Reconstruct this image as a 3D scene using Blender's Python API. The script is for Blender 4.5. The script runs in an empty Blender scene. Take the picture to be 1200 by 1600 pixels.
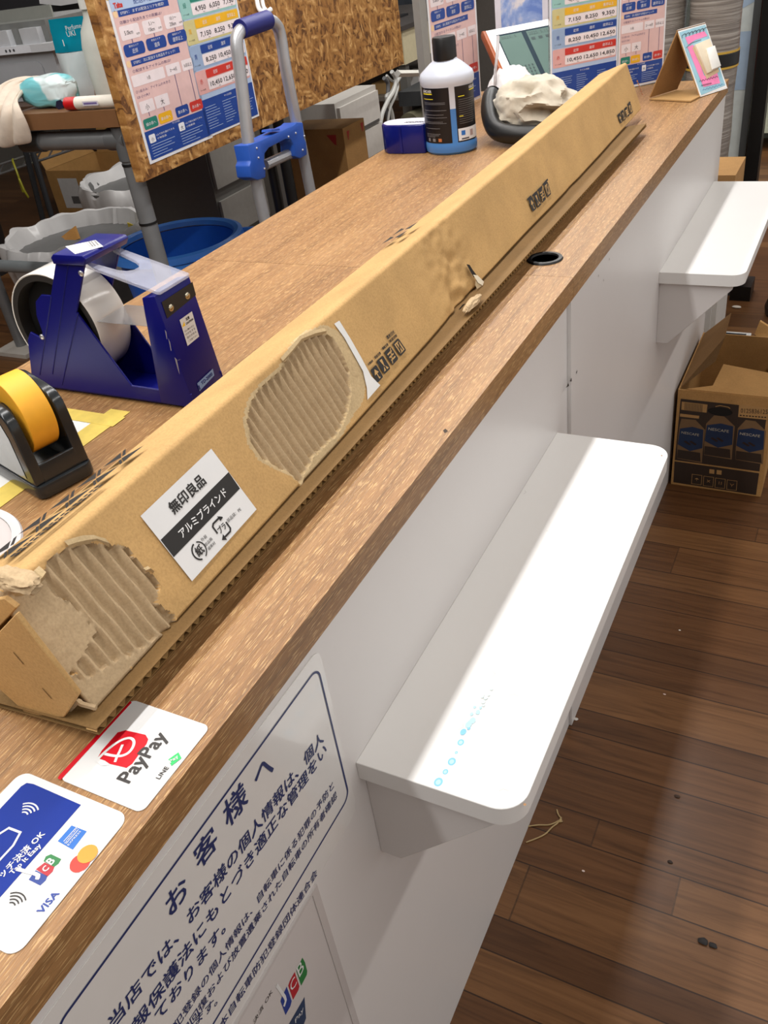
import bpy, bmesh, math, random
from mathutils import Vector, Matrix, noise

random.seed(7)
SC = bpy.context.scene
COL = SC.collection

# ------------------------------------------------------------------ camera
CAM_LOC = Vector((0.3563, 0.0, 1.4784))
FPX = 1334.58
cd = bpy.data.cameras.new('camera')
cam = bpy.data.objects.new('camera', cd)
COL.objects.link(cam)
cam.location = CAM_LOC
cam.rotation_euler = (0.9576, 0.1273, 0.4642)
cd.sensor_fit = 'VERTICAL'
cd.sensor_height = 24.0
cd.lens = FPX / 1600 * 24.0
cd.clip_start = 0.02
cd.clip_end = 60
SC.camera = cam
CM = cam.rotation_euler.to_matrix()

# ------------------------------------------------------------------ light and exposure
SC.view_settings.view_transform = 'Standard'
SC.view_settings.look = 'None'
SC.view_settings.exposure = 0.0
SC.view_settings.gamma = 1.0
SC.view_settings.use_curve_mapping = False
world = bpy.data.worlds.new('shop_world')
SC.world = world
world.use_nodes = True
world.node_tree.nodes['Background'].inputs[0].default_value = (1.0, 0.985, 0.97, 1)
world.node_tree.nodes['Background'].inputs[1].default_value = 0.64


def tube_light(name, x, y0, y1, w, power, z=2.70, col=(1.0, 0.97, 0.925)):
    l = bpy.data.lights.new(name, 'AREA')
    l.shape = 'RECTANGLE'
    l.size = w
    l.size_y = y1 - y0
    l.energy = power
    l.color = col
    o = bpy.data.objects.new(name, l)
    o.location = (x, (y0 + y1) / 2, z)
    COL.objects.link(o)
    return o


tube_light('ceiling_tube_counter', -0.385, -1.5, 5.5, 0.075, 82, col=(1.0, 0.985, 0.965))
tube_light('ceiling_tube_bench', -1.16, -1.5, 6.5, 0.12, 84)
tube_light('ceiling_tube_aisle', 1.42, -1.5, 5.5, 0.07, 62)
tube_light('ceiling_tube_staff', -3.0, -1.5, 5.5, 0.10, 36)


# ------------------------------------------------------------------ pixel rays -> real planes
def ray(px, py):
    return CM @ Vector(((px - 600) / FPX, -(py - 800) / FPX, -1.0))


def onpl(px, py, p, n):
    d = ray(px, py)
    t = (Vector(p) - CAM_LOC).dot(n) / d.dot(n)
    return CAM_LOC + d * t


def onz(px, py, z):
    return onpl(px, py, Vector((0, 0, z)), Vector((0, 0, 1)))


def onx(px, py, x):
    return onpl(px, py, Vector((x, 0, 0)), Vector((1, 0, 0)))


def ony(px, py, y):
    return onpl(px, py, Vector((0, y, 0)), Vector((0, 1, 0)))


# ------------------------------------------------------------------ materials
def lin(c):
    r = []
    for v in c[:3]:
        v = v / 255.0
        r.append(v / 12.92 if v <= 0.04045 else ((v + 0.055) / 1.055) ** 2.4)
    return (r[0], r[1], r[2], 1.0)


class NT:
    def __init__(s, name):
        s.m = bpy.data.materials.new(name)
        s.m.use_nodes = True
        s.t = s.m.node_tree
        s.b = s.t.nodes['Principled BSDF']

    def n(s, typ, **kw):
        x = s.t.nodes.new(typ)
        for k, v in kw.items():
            setattr(x, k, v)
        return x

    def l(s, a, b):
        s.t.links.new(a, b)

    def set(s, **kw):
        for k, v in kw.items():
            s.b.inputs[k.replace('_', ' ')].default_value = v


_mc = {}


def mat(c, rough=0.5, metal=0.0, spec=0.5, var=0.04, scale=40.0, bump=0.0, trans=0.0, alpha=1.0, emit=0.0, coat=0.0, sheen=0.0):
    """Procedural material: base colour with a slight noise variation and an optional noise bump."""
    key = (tuple(c), rough, metal, spec, var, scale, bump, trans, alpha, emit, coat, sheen)
    if key in _mc:
        return _mc[key]
    t = NT('mat_%d_%d_%d' % tuple(c[:3]))
    t.set(Roughness=rough, Metallic=metal)
    t.b.inputs['Specular IOR Level'].default_value = spec
    t.b.inputs['Transmission Weight'].default_value = trans
    t.b.inputs['Alpha'].default_value = alpha
    t.b.inputs['Coat Weight'].default_value = coat
    t.b.inputs['Sheen Weight'].default_value = sheen
    b = lin(c)
    tc = t.n('ShaderNodeTexCoord')
    nz = t.n('ShaderNodeTexNoise')
    nz.inputs['Scale'].default_value = scale
    nz.inputs['Detail'].default_value = 4
    t.l(tc.outputs['Object'], nz.inputs['Vector'])
    rp = t.n('ShaderNodeValToRGB')
    rp.color_ramp.elements[0].position = 0.3
    rp.color_ramp.elements[1].position = 0.7
    rp.color_ramp.elements[0].color = tuple(max(0, v * (1 - var)) for v in b[:3]) + (1,)
    rp.color_ramp.elements[1].color = tuple(min(1, v * (1 + var)) for v in b[:3]) + (1,)
    t.l(nz.outputs['Fac'], rp.inputs['Fac'])
    t.l(rp.outputs['Color'], t.b.inputs['Base Color'])
    if emit:
        t.l(rp.outputs['Color'], t.b.inputs['Emission Color'])
        t.b.inputs['Emission Strength'].default_value = emit
    if bump:
        bp = t.n('ShaderNodeBump')
        bp.inputs['Strength'].default_value = bump
        bp.inputs['Distance'].default_value = 0.002
        t.l(nz.outputs['Fac'], bp.inputs['Height'])
        t.l(bp.outputs['Normal'], t.b.inputs['Normal'])
    _mc[key] = t.m
    return t.m


def ramp(t, fac, stops):
    r = t.n('ShaderNodeValToRGB')
    e = r.color_ramp.elements
    while len(e) < len(stops):
        e.new(0.5)
    for k, (p, c) in enumerate(stops):
        e[k].position = p
        e[k].color = c if len(c) == 4 else lin(c)
    t.l(fac, r.inputs['Fac'])
    return r.outputs['Color']


def mapped(t, scale, rot=(0, 0, 0), loc=(0, 0, 0)):
    tc = t.n('ShaderNodeTexCoord')
    mp = t.n('ShaderNodeMapping')
    mp.inputs['Scale'].default_value = scale
    mp.inputs['Rotation'].default_value = rot
    mp.inputs['Location'].default_value = loc
    t.l(tc.outputs['Object'], mp.inputs['Vector'])
    return mp.outputs['Vector']


def mixc(t, fac, a, b, mode='MIX'):
    m = t.n('ShaderNodeMix', data_type='RGBA', blend_type=mode)
    for sock, v in ((m.inputs['Factor'], fac), (m.inputs[6], a), (m.inputs[7], b)):
        if isinstance(v, (int, float)):
            sock.default_value = v
        elif isinstance(v, tuple):
            sock.default_value = v
        else:
            t.l(v, sock)
    return m.outputs[2]


def math_(t, op, a, b=None):
    m = t.n('ShaderNodeMath', operation=op)
    for k, v in enumerate((a, b)):
        if v is None:
            continue
        if isinstance(v, (int, float)):
            m.inputs[k].default_value = v
        else:
            t.l(v, m.inputs[k])
    return m.outputs[0]


def noise_(t, vec, scale, detail=4, rough=0.5, dist=0.0):
    n = t.n('ShaderNodeTexNoise')
    n.inputs['Scale'].default_value = scale
    n.inputs['Detail'].default_value = detail
    n.inputs['Roughness'].default_value = rough
    n.inputs['Distortion'].default_value = dist
    t.l(vec, n.inputs['Vector'])
    return n.outputs['Fac']


def wood_laminate():
    t = NT('oak_laminate')
    v = mapped(t, (14, 1.1, 14))
    big = noise_(t, v, 1.0, 5, 0.55, 1.2)
    base = ramp(t, big, [(0.22, (136, 98, 60)), (0.45, (156, 115, 73)), (0.62, (166, 125, 81)), (0.82, (176, 136, 92))])
    vg = mapped(t, (260, 9, 260))
    grain = noise_(t, vg, 1.0, 5, 0.6, 0.6)
    g = ramp(t, grain, [(0.35, (150, 150, 150)), (0.55, (255, 255, 255)), (0.72, (255, 255, 255))])
    c1 = mixc(t, 0.45, base, g, 'MULTIPLY')
    wv = t.n('ShaderNodeTexWave', wave_type='BANDS', bands_direction='X')
    wv.inputs['Scale'].default_value = 9.0
    wv.inputs['Distortion'].default_value = 7.0
    wv.inputs['Detail'].default_value = 3.0
    wv.inputs['Detail Scale'].default_value = 0.8
    t.l(mapped(t, (1.6, 0.22, 1.6)), wv.inputs['Vector'])
    c1 = mixc(t, 0.10, c1, ramp(t, wv.outputs['Fac'], [(0.0, (120, 100, 80)), (1.0, (255, 255, 255))]), 'MULTIPLY')
    vp = mapped(t, (760, 62, 760), loc=(3, 1, 2))
    pores = noise_(t, vp, 1.0, 2, 0.5, 0.3)
    pm = ramp(t, pores, [(0.57, (0, 0, 0, 1)), (0.64, (1, 1, 1, 1))])
    c2 = mixc(t, math_(t, 'MULTIPLY', pm, 0.46), c1, lin((222, 184, 128)))
    t.l(c2, t.b.inputs['Base Color'])
    t.set(Roughness=0.36)
    t.b.inputs['Specular IOR Level'].default_value = 0.42
    t.l(math_(t, 'ADD', math_(t, 'MULTIPLY', pores, -0.12), 0.46), t.b.inputs['Roughness'])
    bp = t.n('ShaderNodeBump')
    bp.inputs['Strength'].default_value = 0.35
    bp.inputs['Distance'].default_value = 0.0012
    t.l(pores, bp.inputs['Height'])
    t.l(bp.outputs['Normal'], t.b.inputs['Normal'])
    return t.m


def floor_mat():
    """Dark oak strip flooring: three strip widths repeating every 257 mm, boards end to end along X."""
    t = NT('oak_floor_strips')
    tc = t.n('ShaderNodeTexCoord')
    sp = t.n('ShaderNodeSeparateXYZ')
    t.l(tc.outputs['Object'], sp.inputs[0])
    P = 0.257
    q = math_(t, 'DIVIDE', math_(t, 'ADD', sp.outputs['Y'], 10 * P - 1.006), P)
    fr = math_(t, 'MULTIPLY', math_(t, 'FRACT', q), P)
    fl = math_(t, 'FLOOR', q)
    s1 = math_(t, 'GREATER_THAN', fr, 0.1155)
    s2 = math_(t, 'GREATER_THAN', fr, 0.1935)
    row = math_(t, 'ADD', math_(t, 'MULTIPLY', fl, 3.0), math_(t, 'ADD', s1, s2))
    d0 = math_(t, 'ABSOLUTE', fr)
    d1 = math_(t, 'ABSOLUTE', math_(t, 'SUBTRACT', fr, 0.1155))
    d2 = math_(t, 'ABSOLUTE', math_(t, 'SUBTRACT', fr, 0.1935))
    d3 = math_(t, 'ABSOLUTE', math_(t, 'SUBTRACT', fr, P))
    dm = math_(t, 'MINIMUM', math_(t, 'MINIMUM', d0, d1), math_(t, 'MINIMUM', d2, d3))
    seam = math_(t, 'LESS_THAN', dm, 0.0013)
    wn = t.n('ShaderNodeTexWhiteNoise', noise_dimensions='1D')
    t.l(row, wn.inputs['W'])
    L = 1.25
    xx = math_(t, 'DIVIDE', math_(t, 'ADD', sp.outputs['X'], math_(t, 'MULTIPLY', wn.outputs['Value'], 5.0)), L)
    xf = math_(t, 'FRACT', xx)
    seamx = math_(t, 'LESS_THAN', xf, 0.0025)
    wb = t.n('ShaderNodeTexWhiteNoise', noise_dimensions='2D')
    cb = t.n('ShaderNodeCombineXYZ')
    t.l(row, cb.inputs[0])
    t.l(math_(t, 'FLOOR', xx), cb.inputs[1])
    t.l(cb.outputs[0], wb.inputs['Vector'])
    tone = ramp(t, wb.outputs['Value'], [(0.0, (92, 60, 34)), (0.5, (107, 71, 41)), (1.0, (126, 88, 53))])
    off = t.n('ShaderNodeVectorMath', operation='ADD')
    sc = t.n('ShaderNodeVectorMath', operation='SCALE')
    t.l(wb.outputs['Color'], sc.inputs[0])
    sc.inputs['Scale'].default_value = 40.0
    t.l(mapped(t, (3.2, 60, 20)), off.inputs[0])
    t.l(sc.outputs[0], off.inputs[1])
    gr = noise_(t, off.outputs[0], 1.0, 5, 0.62, 1.1)
    gc = ramp(t, gr, [(0.3, (150, 140, 130)), (0.5, (225, 220, 215)), (0.7, (255, 255, 255))])
    c = mixc(t, 0.75, tone, gc, 'MULTIPLY')
    sm = math_(t, 'MAXIMUM', seam, math_(t, 'MULTIPLY', seamx, 0.6))
    c = mixc(t, math_(t, 'MULTIPLY', sm, 0.85), c, lin((34, 20, 12)))
    t.l(c, t.b.inputs['Base Color'])
    t.l(math_(t, 'ADD', math_(t, 'MULTIPLY', gr, 0.12), 0.30), t.b.inputs['Roughness'])
    t.b.inputs['Specular IOR Level'].default_value = 0.42
    bp = t.n('ShaderNodeBump')
    bp.inputs['Strength'].default_value = 0.12
    bp.inputs['Distance'].default_value = 0.001
    t.l(math_(t, 'SUBTRACT', gr, math_(t, 'MULTIPLY', sm, 2.0)), bp.inputs['Height'])
    t.l(bp.outputs['Normal'], t.b.inputs['Normal'])
    return t.m


def kraft(c, name, mott=0.10, rough=0.75):
    t = NT(name)
    v = mapped(t, (1, 1, 1))
    a = noise_(t, v, 14.0, 6, 0.6, 0.2)
    b = noise_(t, v, 420.0, 3, 0.6)
    r = lin(c)
    c1 = ramp(t, a, [(0.3, tuple(x * (1 - mott) for x in r[:3]) + (1,)), (0.7, tuple(min(1, x * (1 + mott)) for x in r[:3]) + (1,))])
    c2 = ramp(t, b, [(0.3, (215, 212, 208)), (0.6, (255, 255, 255))])
    t.l(mixc(t, 0.5, c1, c2, 'MULTIPLY'), t.b.inputs['Base Color'])
    t.set(Roughness=rough)
    t.b.inputs['Specular IOR Level'].default_value = 0.25
    bp = t.n('ShaderNodeBump')
    bp.inputs['Strength'].default_value = 0.15
    bp.inputs['Distance'].default_value = 0.001
    t.l(b, bp.inputs['Height'])
    t.l(bp.outputs['Normal'], t.b.inputs['Normal'])
    return t.m


def osb_mat():
    """Pressed wood strands: five layers of long cells turned at different angles, the palest strand on top."""
    t = NT('osb_strands')
    tc = t.n('ShaderNodeTexCoord')
    nz = t.n('ShaderNodeTexNoise')
    nz.inputs['Scale'].default_value = 14.0
    nz.inputs['Detail'].default_value = 3
    t.l(tc.outputs['Object'], nz.inputs['Vector'])
    wob = t.n('ShaderNodeVectorMath', operation='SCALE')
    t.l(nz.outputs['Color'], wob.inputs[0])
    wob.inputs['Scale'].default_value = 0.030
    add = t.n('ShaderNodeVectorMath', operation='ADD')
    t.l(tc.outputs['Object'], add.inputs[0])
    t.l(wob.outputs[0], add.inputs[1])
    best = None
    for k, rot in enumerate((0.15, 0.9, -0.75, 1.5, -0.3)):
        mp = t.n('ShaderNodeMapping', vector_type='TEXTURE')
        mp.inputs['Scale'].default_value = (0.5, 0.0100 + 0.003 * (k % 3), 0.030 + 0.012 * (k % 2))
        mp.inputs['Rotation'].default_value = (rot, 0, 0)
        mp.inputs['Location'].default_value = (0.0, 0.37 * k, 0.11 * k)
        t.l(add.outputs[0], mp.inputs['Vector'])
        vo = t.n('ShaderNodeTexVoronoi', feature='F1')
        vo.inputs['Scale'].default_value = 1.0
        t.l(mp.outputs['Vector'], vo.inputs['Vector'])
        sep = t.n('ShaderNodeSeparateColor')
        t.l(vo.outputs['Color'], sep.inputs[0])
        val = math_(t, 'SUBTRACT', math_(t, 'MULTIPLY', sep.outputs[k % 3], 1.0), math_(t, 'MULTIPLY', vo.outputs['Distance'], 0.35))
        best = val if best is None else math_(t, 'MAXIMUM', best, val)
    fine = noise_(t, mapped(t, (160, 160, 160)), 1.0, 3, 0.6)
    f2 = math_(t, 'ADD', math_(t, 'MULTIPLY', best, 0.75), math_(t, 'MULTIPLY', fine, 0.30))
    c = ramp(t, f2, [(0.42, (98, 60, 24)), (0.58, (142, 95, 44)), (0.74, (168, 120, 62)), (0.88, (212, 168, 108))])
    t.l(c, t.b.inputs['Base Color'])
    t.set(Roughness=0.6)
    bp = t.n('ShaderNodeBump')
    bp.inputs['Strength'].default_value = 0.35
    bp.inputs['Distance'].default_value = 0.002
    t.l(f2, bp.inputs['Height'])
    t.l(bp.outputs['Normal'], t.b.inputs['Normal'])
    return t.m


WOOD = wood_laminate()
FLOOR = floor_mat()
KRAFT = kraft((196, 158, 104), 'kraft_outer')
KRAFT_IN = kraft((186, 162, 128), 'kraft_inner', 0.07, 0.85)
KRAFT_TORN = kraft((196, 172, 132), 'kraft_torn_paper', 0.12, 0.9)
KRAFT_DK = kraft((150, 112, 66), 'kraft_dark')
OSB = osb_mat()
WHITE_LAM = mat((234, 233, 231), 0.32, var=0.012, scale=6)
WHITE_PANEL = mat((216, 212, 210), 0.38, var=0.015, scale=4)
BLACK = mat((14, 14, 15), 0.45)
BLACK_GLOSS = mat((16, 16, 18), 0.2)
STEEL = mat((170, 172, 174), 0.32, 1.0, var=0.05)
SCREW = mat((190, 182, 160), 0.25, 1.0)
PIPE = mat((128, 130, 132), 0.30, 0.35, var=0.08, scale=20)
NAVY = mat((11, 15, 104), 0.32, spec=0.3, var=0.05, scale=9)
PAPERW = mat((236, 236, 234), 0.45, var=0.01)


# ------------------------------------------------------------------ object helpers
def finish(me, smooth=True, ang=35):
    if smooth:
        me.shade_smooth()
        try:
            me.set_sharp_from_angle(angle=math.radians(ang))
        except Exception:
            pass


def root_of(o):
    return Vector(o['_o']) if '_o' in o else Vector((0, 0, 0))


def obj(name, bm, m, parent=None, bevel=0.0, seg=2, smooth=True, origin=None, ang=35):
    """Link a bmesh (in world coordinates) as one mesh object, optionally as a part of parent."""
    if bevel > 0:
        es = [e for e in bm.edges if len(e.link_faces) == 2 and e.calc_face_angle(0) > math.radians(40)]
        bmesh.ops.bevel(bm, geom=es, offset=bevel, segments=seg, affect='EDGES', profile=0.5, clamp_overlap=True)
    me = bpy.data.meshes.new(name)
    o0 = root_of(parent) if parent is not None else (Vector(origin) if origin is not None else Vector((0, 0, 0)))
    bmesh.ops.translate(bm, verts=bm.verts, vec=-o0)
    bm.to_mesh(me)
    bm.free()
    for x in (m if isinstance(m, (list, tuple)) else [m]):
        me.materials.append(x)
    finish(me, smooth, ang)
    o = bpy.data.objects.new(name, me)
    COL.objects.link(o)
    if parent is not None:
        o.parent = parent
    else:
        o.location = o0
    o['_o'] = tuple(o0)
    return o


def thing(name, label, cat, loc=(0, 0, 0), group=None):
    o = bpy.data.objects.new(name, None)
    COL.objects.link(o)
    o.location = loc
    o.empty_display_size = 0.05
    o['_o'] = tuple(loc)
    return tag(o, label, cat, group)


def tag(o, label, cat, group=None):
    o['label'] = label
    o['category'] = cat
    if group:
        o['group'] = group
    return o


def structure(o):
    o['kind'] = 'structure'
    return o


def B():
    return bmesh.new()


def box(bm, x0, x1, y0, y1, z0, z1, mi=0):
    vs = [bm.verts.new((x, y, z)) for z in (z0, z1) for y in (y0, y1) for x in (x0, x1)]
    for f in ((0, 2, 3, 1), (4, 5, 7, 6), (0, 1, 5, 4), (2, 6, 7, 3), (1, 3, 7, 5), (0, 4, 6, 2)):
        bm.faces.new([vs[k] for k in f]).material_index = mi
    return bm


def cbox(cx, cy, z0, sx, sy, sz):
    return box(B(), cx - sx / 2, cx + sx / 2, cy - sy / 2, cy + sy / 2, z0, z0 + sz)


def prism(bm, pts, vec, mi=0):
    """Solid between polygon pts and pts+vec."""
    vec = Vector(vec)
    a = [bm.verts.new(Vector(p)) for p in pts]
    b = [bm.verts.new(Vector(p) + vec) for p in pts]
    n = len(pts)
    fs = [bm.faces.new(a), bm.faces.new(b[::-1])]
    for k in range(n):
        fs.append(bm.faces.new((a[k], b[k], b[(k + 1) % n], a[(k + 1) % n])))
    for f in fs:
        f.material_index = mi
    bmesh.ops.recalc_face_normals(bm, faces=fs)
    return bm


def tube(bm, pts, r, seg=12, cap=True, mi=0):
    pts = [Vector(p) for p in pts]
    rs = r if isinstance(r, (list, tuple)) else [r] * len(pts)
    t0 = (pts[1] - pts[0]).normalized()
    up = Vector((0, 0, 1)) if abs(t0.z) < 0.9 else Vector((1, 0, 0))
    u = t0.cross(up).normalized()
    rings = []
    for k, p in enumerate(pts):
        if k == 0:
            t = t0
        elif k == len(pts) - 1:
            t = (pts[k] - pts[k - 1]).normalized()
        else:
            t = ((pts[k + 1] - p).normalized() + (p - pts[k - 1]).normalized()).normalized()
        u = (u - t * u.dot(t)).normalized()
        w = t.cross(u)
        rings.append([bm.verts.new(p + (u * math.cos(2 * math.pi * j / seg) + w * math.sin(2 * math.pi * j / seg)) * rs[k]) for j in range(seg)])
    for a, b in zip(rings, rings[1:]):
        for j in range(seg):
            bm.faces.new((a[j], a[(j + 1) % seg], b[(j + 1) % seg], b[j])).material_index = mi
    if cap:
        bm.faces.new(rings[0][::-1]).material_index = mi
        bm.faces.new(rings[-1]).material_index = mi
    return bm


def smooth_path(pts, n=6):
    """Catmull-Rom through pts."""
    pts = [Vector(p) for p in pts]
    q = [pts[0] * 2 - pts[1]] + pts + [pts[-1] * 2 - pts[-2]]
    out = []
    for k in range(1, len(q) - 2):
        for j in range(n):
            t = j / n
            out.append(0.5 * ((2 * q[k]) + (q[k + 1] - q[k - 1]) * t + (2 * q[k - 1] - 5 * q[k] + 4 * q[k + 1] - q[k + 2]) * t * t + (3 * q[k] - q[k - 1] - 3 * q[k + 1] + q[k + 2]) * t ** 3))
    out.append(pts[-1])
    return out


def lathe(bm, prof, c, seg=48, axis='Z', mi=0, a0=0.0, a1=2 * math.pi, sx=1.0, sy=1.0):
    """Revolve (r,h) profile around an axis through c."""
    c = Vector(c)
    full = abs(a1 - a0 - 2 * math.pi) < 1e-6
    n = seg if full else seg + 1
    rings = []
    for r, h in prof:
        ring = []
        for j in range(n):
            a = a0 + (a1 - a0) * j / seg
            p = (r * math.cos(a) * sx, r * math.sin(a) * sy, h)
            if axis == 'Y':
                p = (p[0], p[2], p[1])
            elif axis == 'X':
                p = (p[2], p[0], p[1])
            ring.append(bm.verts.new(c + Vector(p)))
        rings.append(ring)
    fs = []
    for a, b in zip(rings, rings[1:]):
        for j in range(n if full else n - 1):
            k = (j + 1) % n
            fs.append(bm.faces.new((a[j], a[k], b[k], b[j])))
    for ring, (r, h) in ((rings[0], prof[0]), (rings[-1], prof[-1])):
        if full and r > 1e-5 and prof[0] != prof[-1]:
            fs.append(bm.faces.new(ring))
    for f in fs:
        f.material_index = mi
    bmesh.ops.remove_doubles(bm, verts=bm.verts[:], dist=1e-6)
    bmesh.ops.recalc_face_normals(bm, faces=bm.faces[:])
    return bm


def rrect2(x0, y0, x1, y1, r, n=5):
    pts = []
    for cx, cy, a in ((x1 - r, y1 - r, 0), (x0 + r, y1 - r, 90), (x0 + r, y0 + r, 180), (x1 - r, y0 + r, 270)):
        for k in range(n + 1):
            t = math.radians(a + 90 * k / n)
            pts.append((cx + r * math.cos(t), cy + r * math.sin(t)))
    return pts


def blob(c, size, amp, freq, seed=0, sub=4, flat=None, ridged=False):
    bm = B()
    bmesh.ops.create_icosphere(bm, subdivisions=sub, radius=1.0)
    sv = Vector((seed * 3.1, seed * 1.7, seed * 2.3))
    for v in bm.verts:
        d = v.co.normalized()
        k = noise.fractal(d * freq + sv, 0.9, 2.0, 4)
        if ridged:
            k = 0.6 - 1.8 * abs(noise.noise(d * freq + sv)) + 0.35 * k
        p = d * (1 + amp * k)
        v.co = Vector((p.x * size[0], p.y * size[1], p.z * size[2]))
        if flat is not None and v.co.z < flat:
            v.co.z = flat
    bmesh.ops.translate(bm, verts=bm.verts, vec=c)
    return bm


# ------------------------------------------------------------------ flat printed sheets
_tc = {}


def glyphs(s, bold=0.0):
    key = (s, bold)
    if key in _tc:
        return _tc[key]
    cu = bpy.data.curves.new('txt', 'FONT')
    cu.body = s
    cu.resolution_u = 2
    cu.offset = bold
    cu.fill_mode = 'FRONT'
    o = bpy.data.objects.new('txt', cu)
    me = o.to_mesh()
    vs = [(v.co.x, v.co.y) for v in me.vertices]
    fs = [tuple(p.vertices) for p in me.polygons]
    o.to_mesh_clear()
    bpy.data.objects.remove(o)
    bpy.data.curves.remove(cu)
    if not vs:
        vs = [(0, 0)]
    x0 = min(v[0] for v in vs)
    x1 = max(v[0] for v in vs)
    y0 = min(v[1] for v in vs)
    y1 = max(v[1] for v in vs)
    _tc[key] = (vs, fs, x0, x1, y0, y1)
    return _tc[key]


class Sheet:
    """Printed matter on a real plane: origin o, axes u (reading direction) and v (up)."""

    def __init__(s, o, u, v, lift=0.0003):
        s.o = Vector(o)
        s.u = Vector(u).normalized()
        s.n = s.u.cross(Vector(v)).normalized()
        s.v = s.n.cross(s.u)
        s.bm = B()
        s.mats = []
        s.lift = lift
        s.lay = 0

    def mi(s, c, **kw):
        m = c if isinstance(c, bpy.types.Material) else mat(c, kw.get('rough', 0.45), var=0.01, spec=0.3)
        if m not in s.mats:
            s.mats.append(m)
        return s.mats.index(m)

    def w(s, x, y, lay):
        return s.o + s.u * x + s.v * y + s.n * (s.lift * (lay + 1))

    def px(s, p):
        q = onpl(p[0], p[1], s.o, s.n) - s.o
        return (q.dot(s.u), q.dot(s.v))

    def poly(s, pts, c, lay=0):
        f = s.bm.faces.new([s.bm.verts.new(s.w(x, y, lay)) for x, y in pts])
        f.material_index = s.mi(c)
        f.normal_update()
        if f.normal.dot(s.n) < 0:
            f.normal_flip()

    def rect(s, x0, y0, x1, y1, c, lay=0, r=0.0):
        s.poly(rrect2(x0, y0, x1, y1, r) if r else [(x0, y0), (x1, y0), (x1, y1), (x0, y1)], c, lay)

    def pxpoly(s, pts, c, lay=0):
        s.poly([s.px(p) for p in pts], c, lay)

    def line(s, pts, wd, c, lay=0, closed=False):
        P = [Vector(p).to_2d() for p in pts]
        P = [p for k, p in enumerate(P) if k == 0 or (p - P[k - 1]).length > 1e-7]
        n = len(P)
        if n < 2:
            return
        rows = []
        for k in range(n):
            a = P[k - 1] if (k or closed) else None
            b = P[(k + 1) % n] if (k < n - 1 or closed) else None
            d0 = (P[k] - a).normalized() if a is not None else (b - P[k]).normalized()
            d1 = (b - P[k]).normalized() if b is not None else d0
            d = d0 + d1
            d = d.normalized() if d.length > 1e-6 else d0
            q = Vector((-d.y, d.x)) * (wd / 2 / max(0.5, d.dot(d0)))
            rows.append((s.bm.verts.new(s.w(*(P[k] - q), lay)), s.bm.verts.new(s.w(*(P[k] + q), lay))))
        m = s.mi(c)
        for k in range(n if closed else n - 1):
            r0, r1 = rows[k], rows[(k + 1) % n]
            s.bm.faces.new((r0[0], r1[0], r1[1], r0[1])).material_index = m

    def disc(s, x, y, r, c, lay=0, n=20, sy=1.0):
        s.poly([(x + r * math.cos(2 * math.pi * k / n), y + r * sy * math.sin(2 * math.pi * k / n)) for k in range(n)], c, lay)

    def arc(s, x, y, r, a0, a1, wd, c, lay=0, n=10):
        s.line([(x + r * math.cos(math.radians(a0 + (a1 - a0) * k / n)), y + r * math.sin(math.radians(a0 + (a1 - a0) * k / n))) for k in range(n + 1)], wd, c, lay)

    def text(s, t, x, y, h, c, lay=1, w=None, ang=0.0, bold=0.0, align='L'):
        """Text with ink height h (of the glyph box), optional total width w, lower left at x,y; bold strikes it again beside itself."""
        vs, fs, x0, x1, y0, y1 = glyphs(t)
        ky = h / max(1e-6, y1 - y0)
        kx = ky if w is None else w / max(1e-6, x1 - x0)
        W = (x1 - x0) * kx
        ox = {'L': 0, 'C': -W / 2, 'R': -W}[align]
        ca, sa = math.cos(ang), math.sin(ang)
        m = s.mi(c)
        bx = bold * ky
        for j, (ex, ey) in enumerate(((0, 0), (bx, bx), (-bx, bx), (bx, -bx), (-bx, -bx)) if bold else ((0, 0),)):
            vv = []
            for a, b in vs:
                p = (a - x0) * kx + ox + ex
                q = (b - y0) * ky + ey
                vv.append(s.bm.verts.new(s.w(x + p * ca - q * sa, y + p * sa + q * ca, lay + 0.12 * j)))
            for f in fs:
                try:
                    g = s.bm.faces.new([vv[k] for k in f])
                except ValueError:
                    continue
                g.material_index = m

    def pxtext(s, t, p0, p1, c, hs=1.0, lay=1, bold=0.0):
        """Text whose baseline runs between two photo points taken on this plane."""
        a = Vector(s.px(p0))
        b = Vector(s.px(p1))
        d = b - a
        vs, fs, x0, x1, y0, y1 = glyphs(t)
        h = (y1 - y0) * d.length / (x1 - x0) * hs
        s.text(t, a.x, a.y, h, c, lay, w=d.length, ang=math.atan2(d.y, d.x), bold=bold)

    def build(s, name, parent=None, origin=None):
        for f in s.bm.faces:
            f.normal_update()
            if f.normal.dot(s.n) < 0:
                f.normal_flip()
        return obj(name, s.bm, s.mats, parent, smooth=False, origin=origin)

# ================================================================== THE SETTING
bm = B()
box(bm, -6.5, 3.6, -2.4, 8.0, -0.05, 0.0)
structure(obj('floor', bm, FLOOR, smooth=False))
structure(obj('ceiling', box(B(), -6.5, 3.6, -2.4, 8.0, 2.80, 2.85), mat((225, 224, 220), 0.8), smooth=False))
structure(obj('wall_left', box(B(), -6.55, -6.5, -2.4, 8.0, 0, 2.8), mat((92, 88, 82), 0.8), smooth=False))
structure(obj('wall_back', box(B(), -6.5, 3.6, 8.0, 8.05, 0, 2.8), mat((118, 112, 106), 0.8), smooth=False))

structure(obj('wall_front_blocker', box(B(), -6.5, 3.6, -2.45, -2.4, 0, 2.8), mat((120, 114, 108), 0.8), smooth=False))  # unseen wall behind the camera, added to cut light on the bracket

# ================================================================== COUNTER
YJ = 1.210
DEP = 0.703


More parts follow.
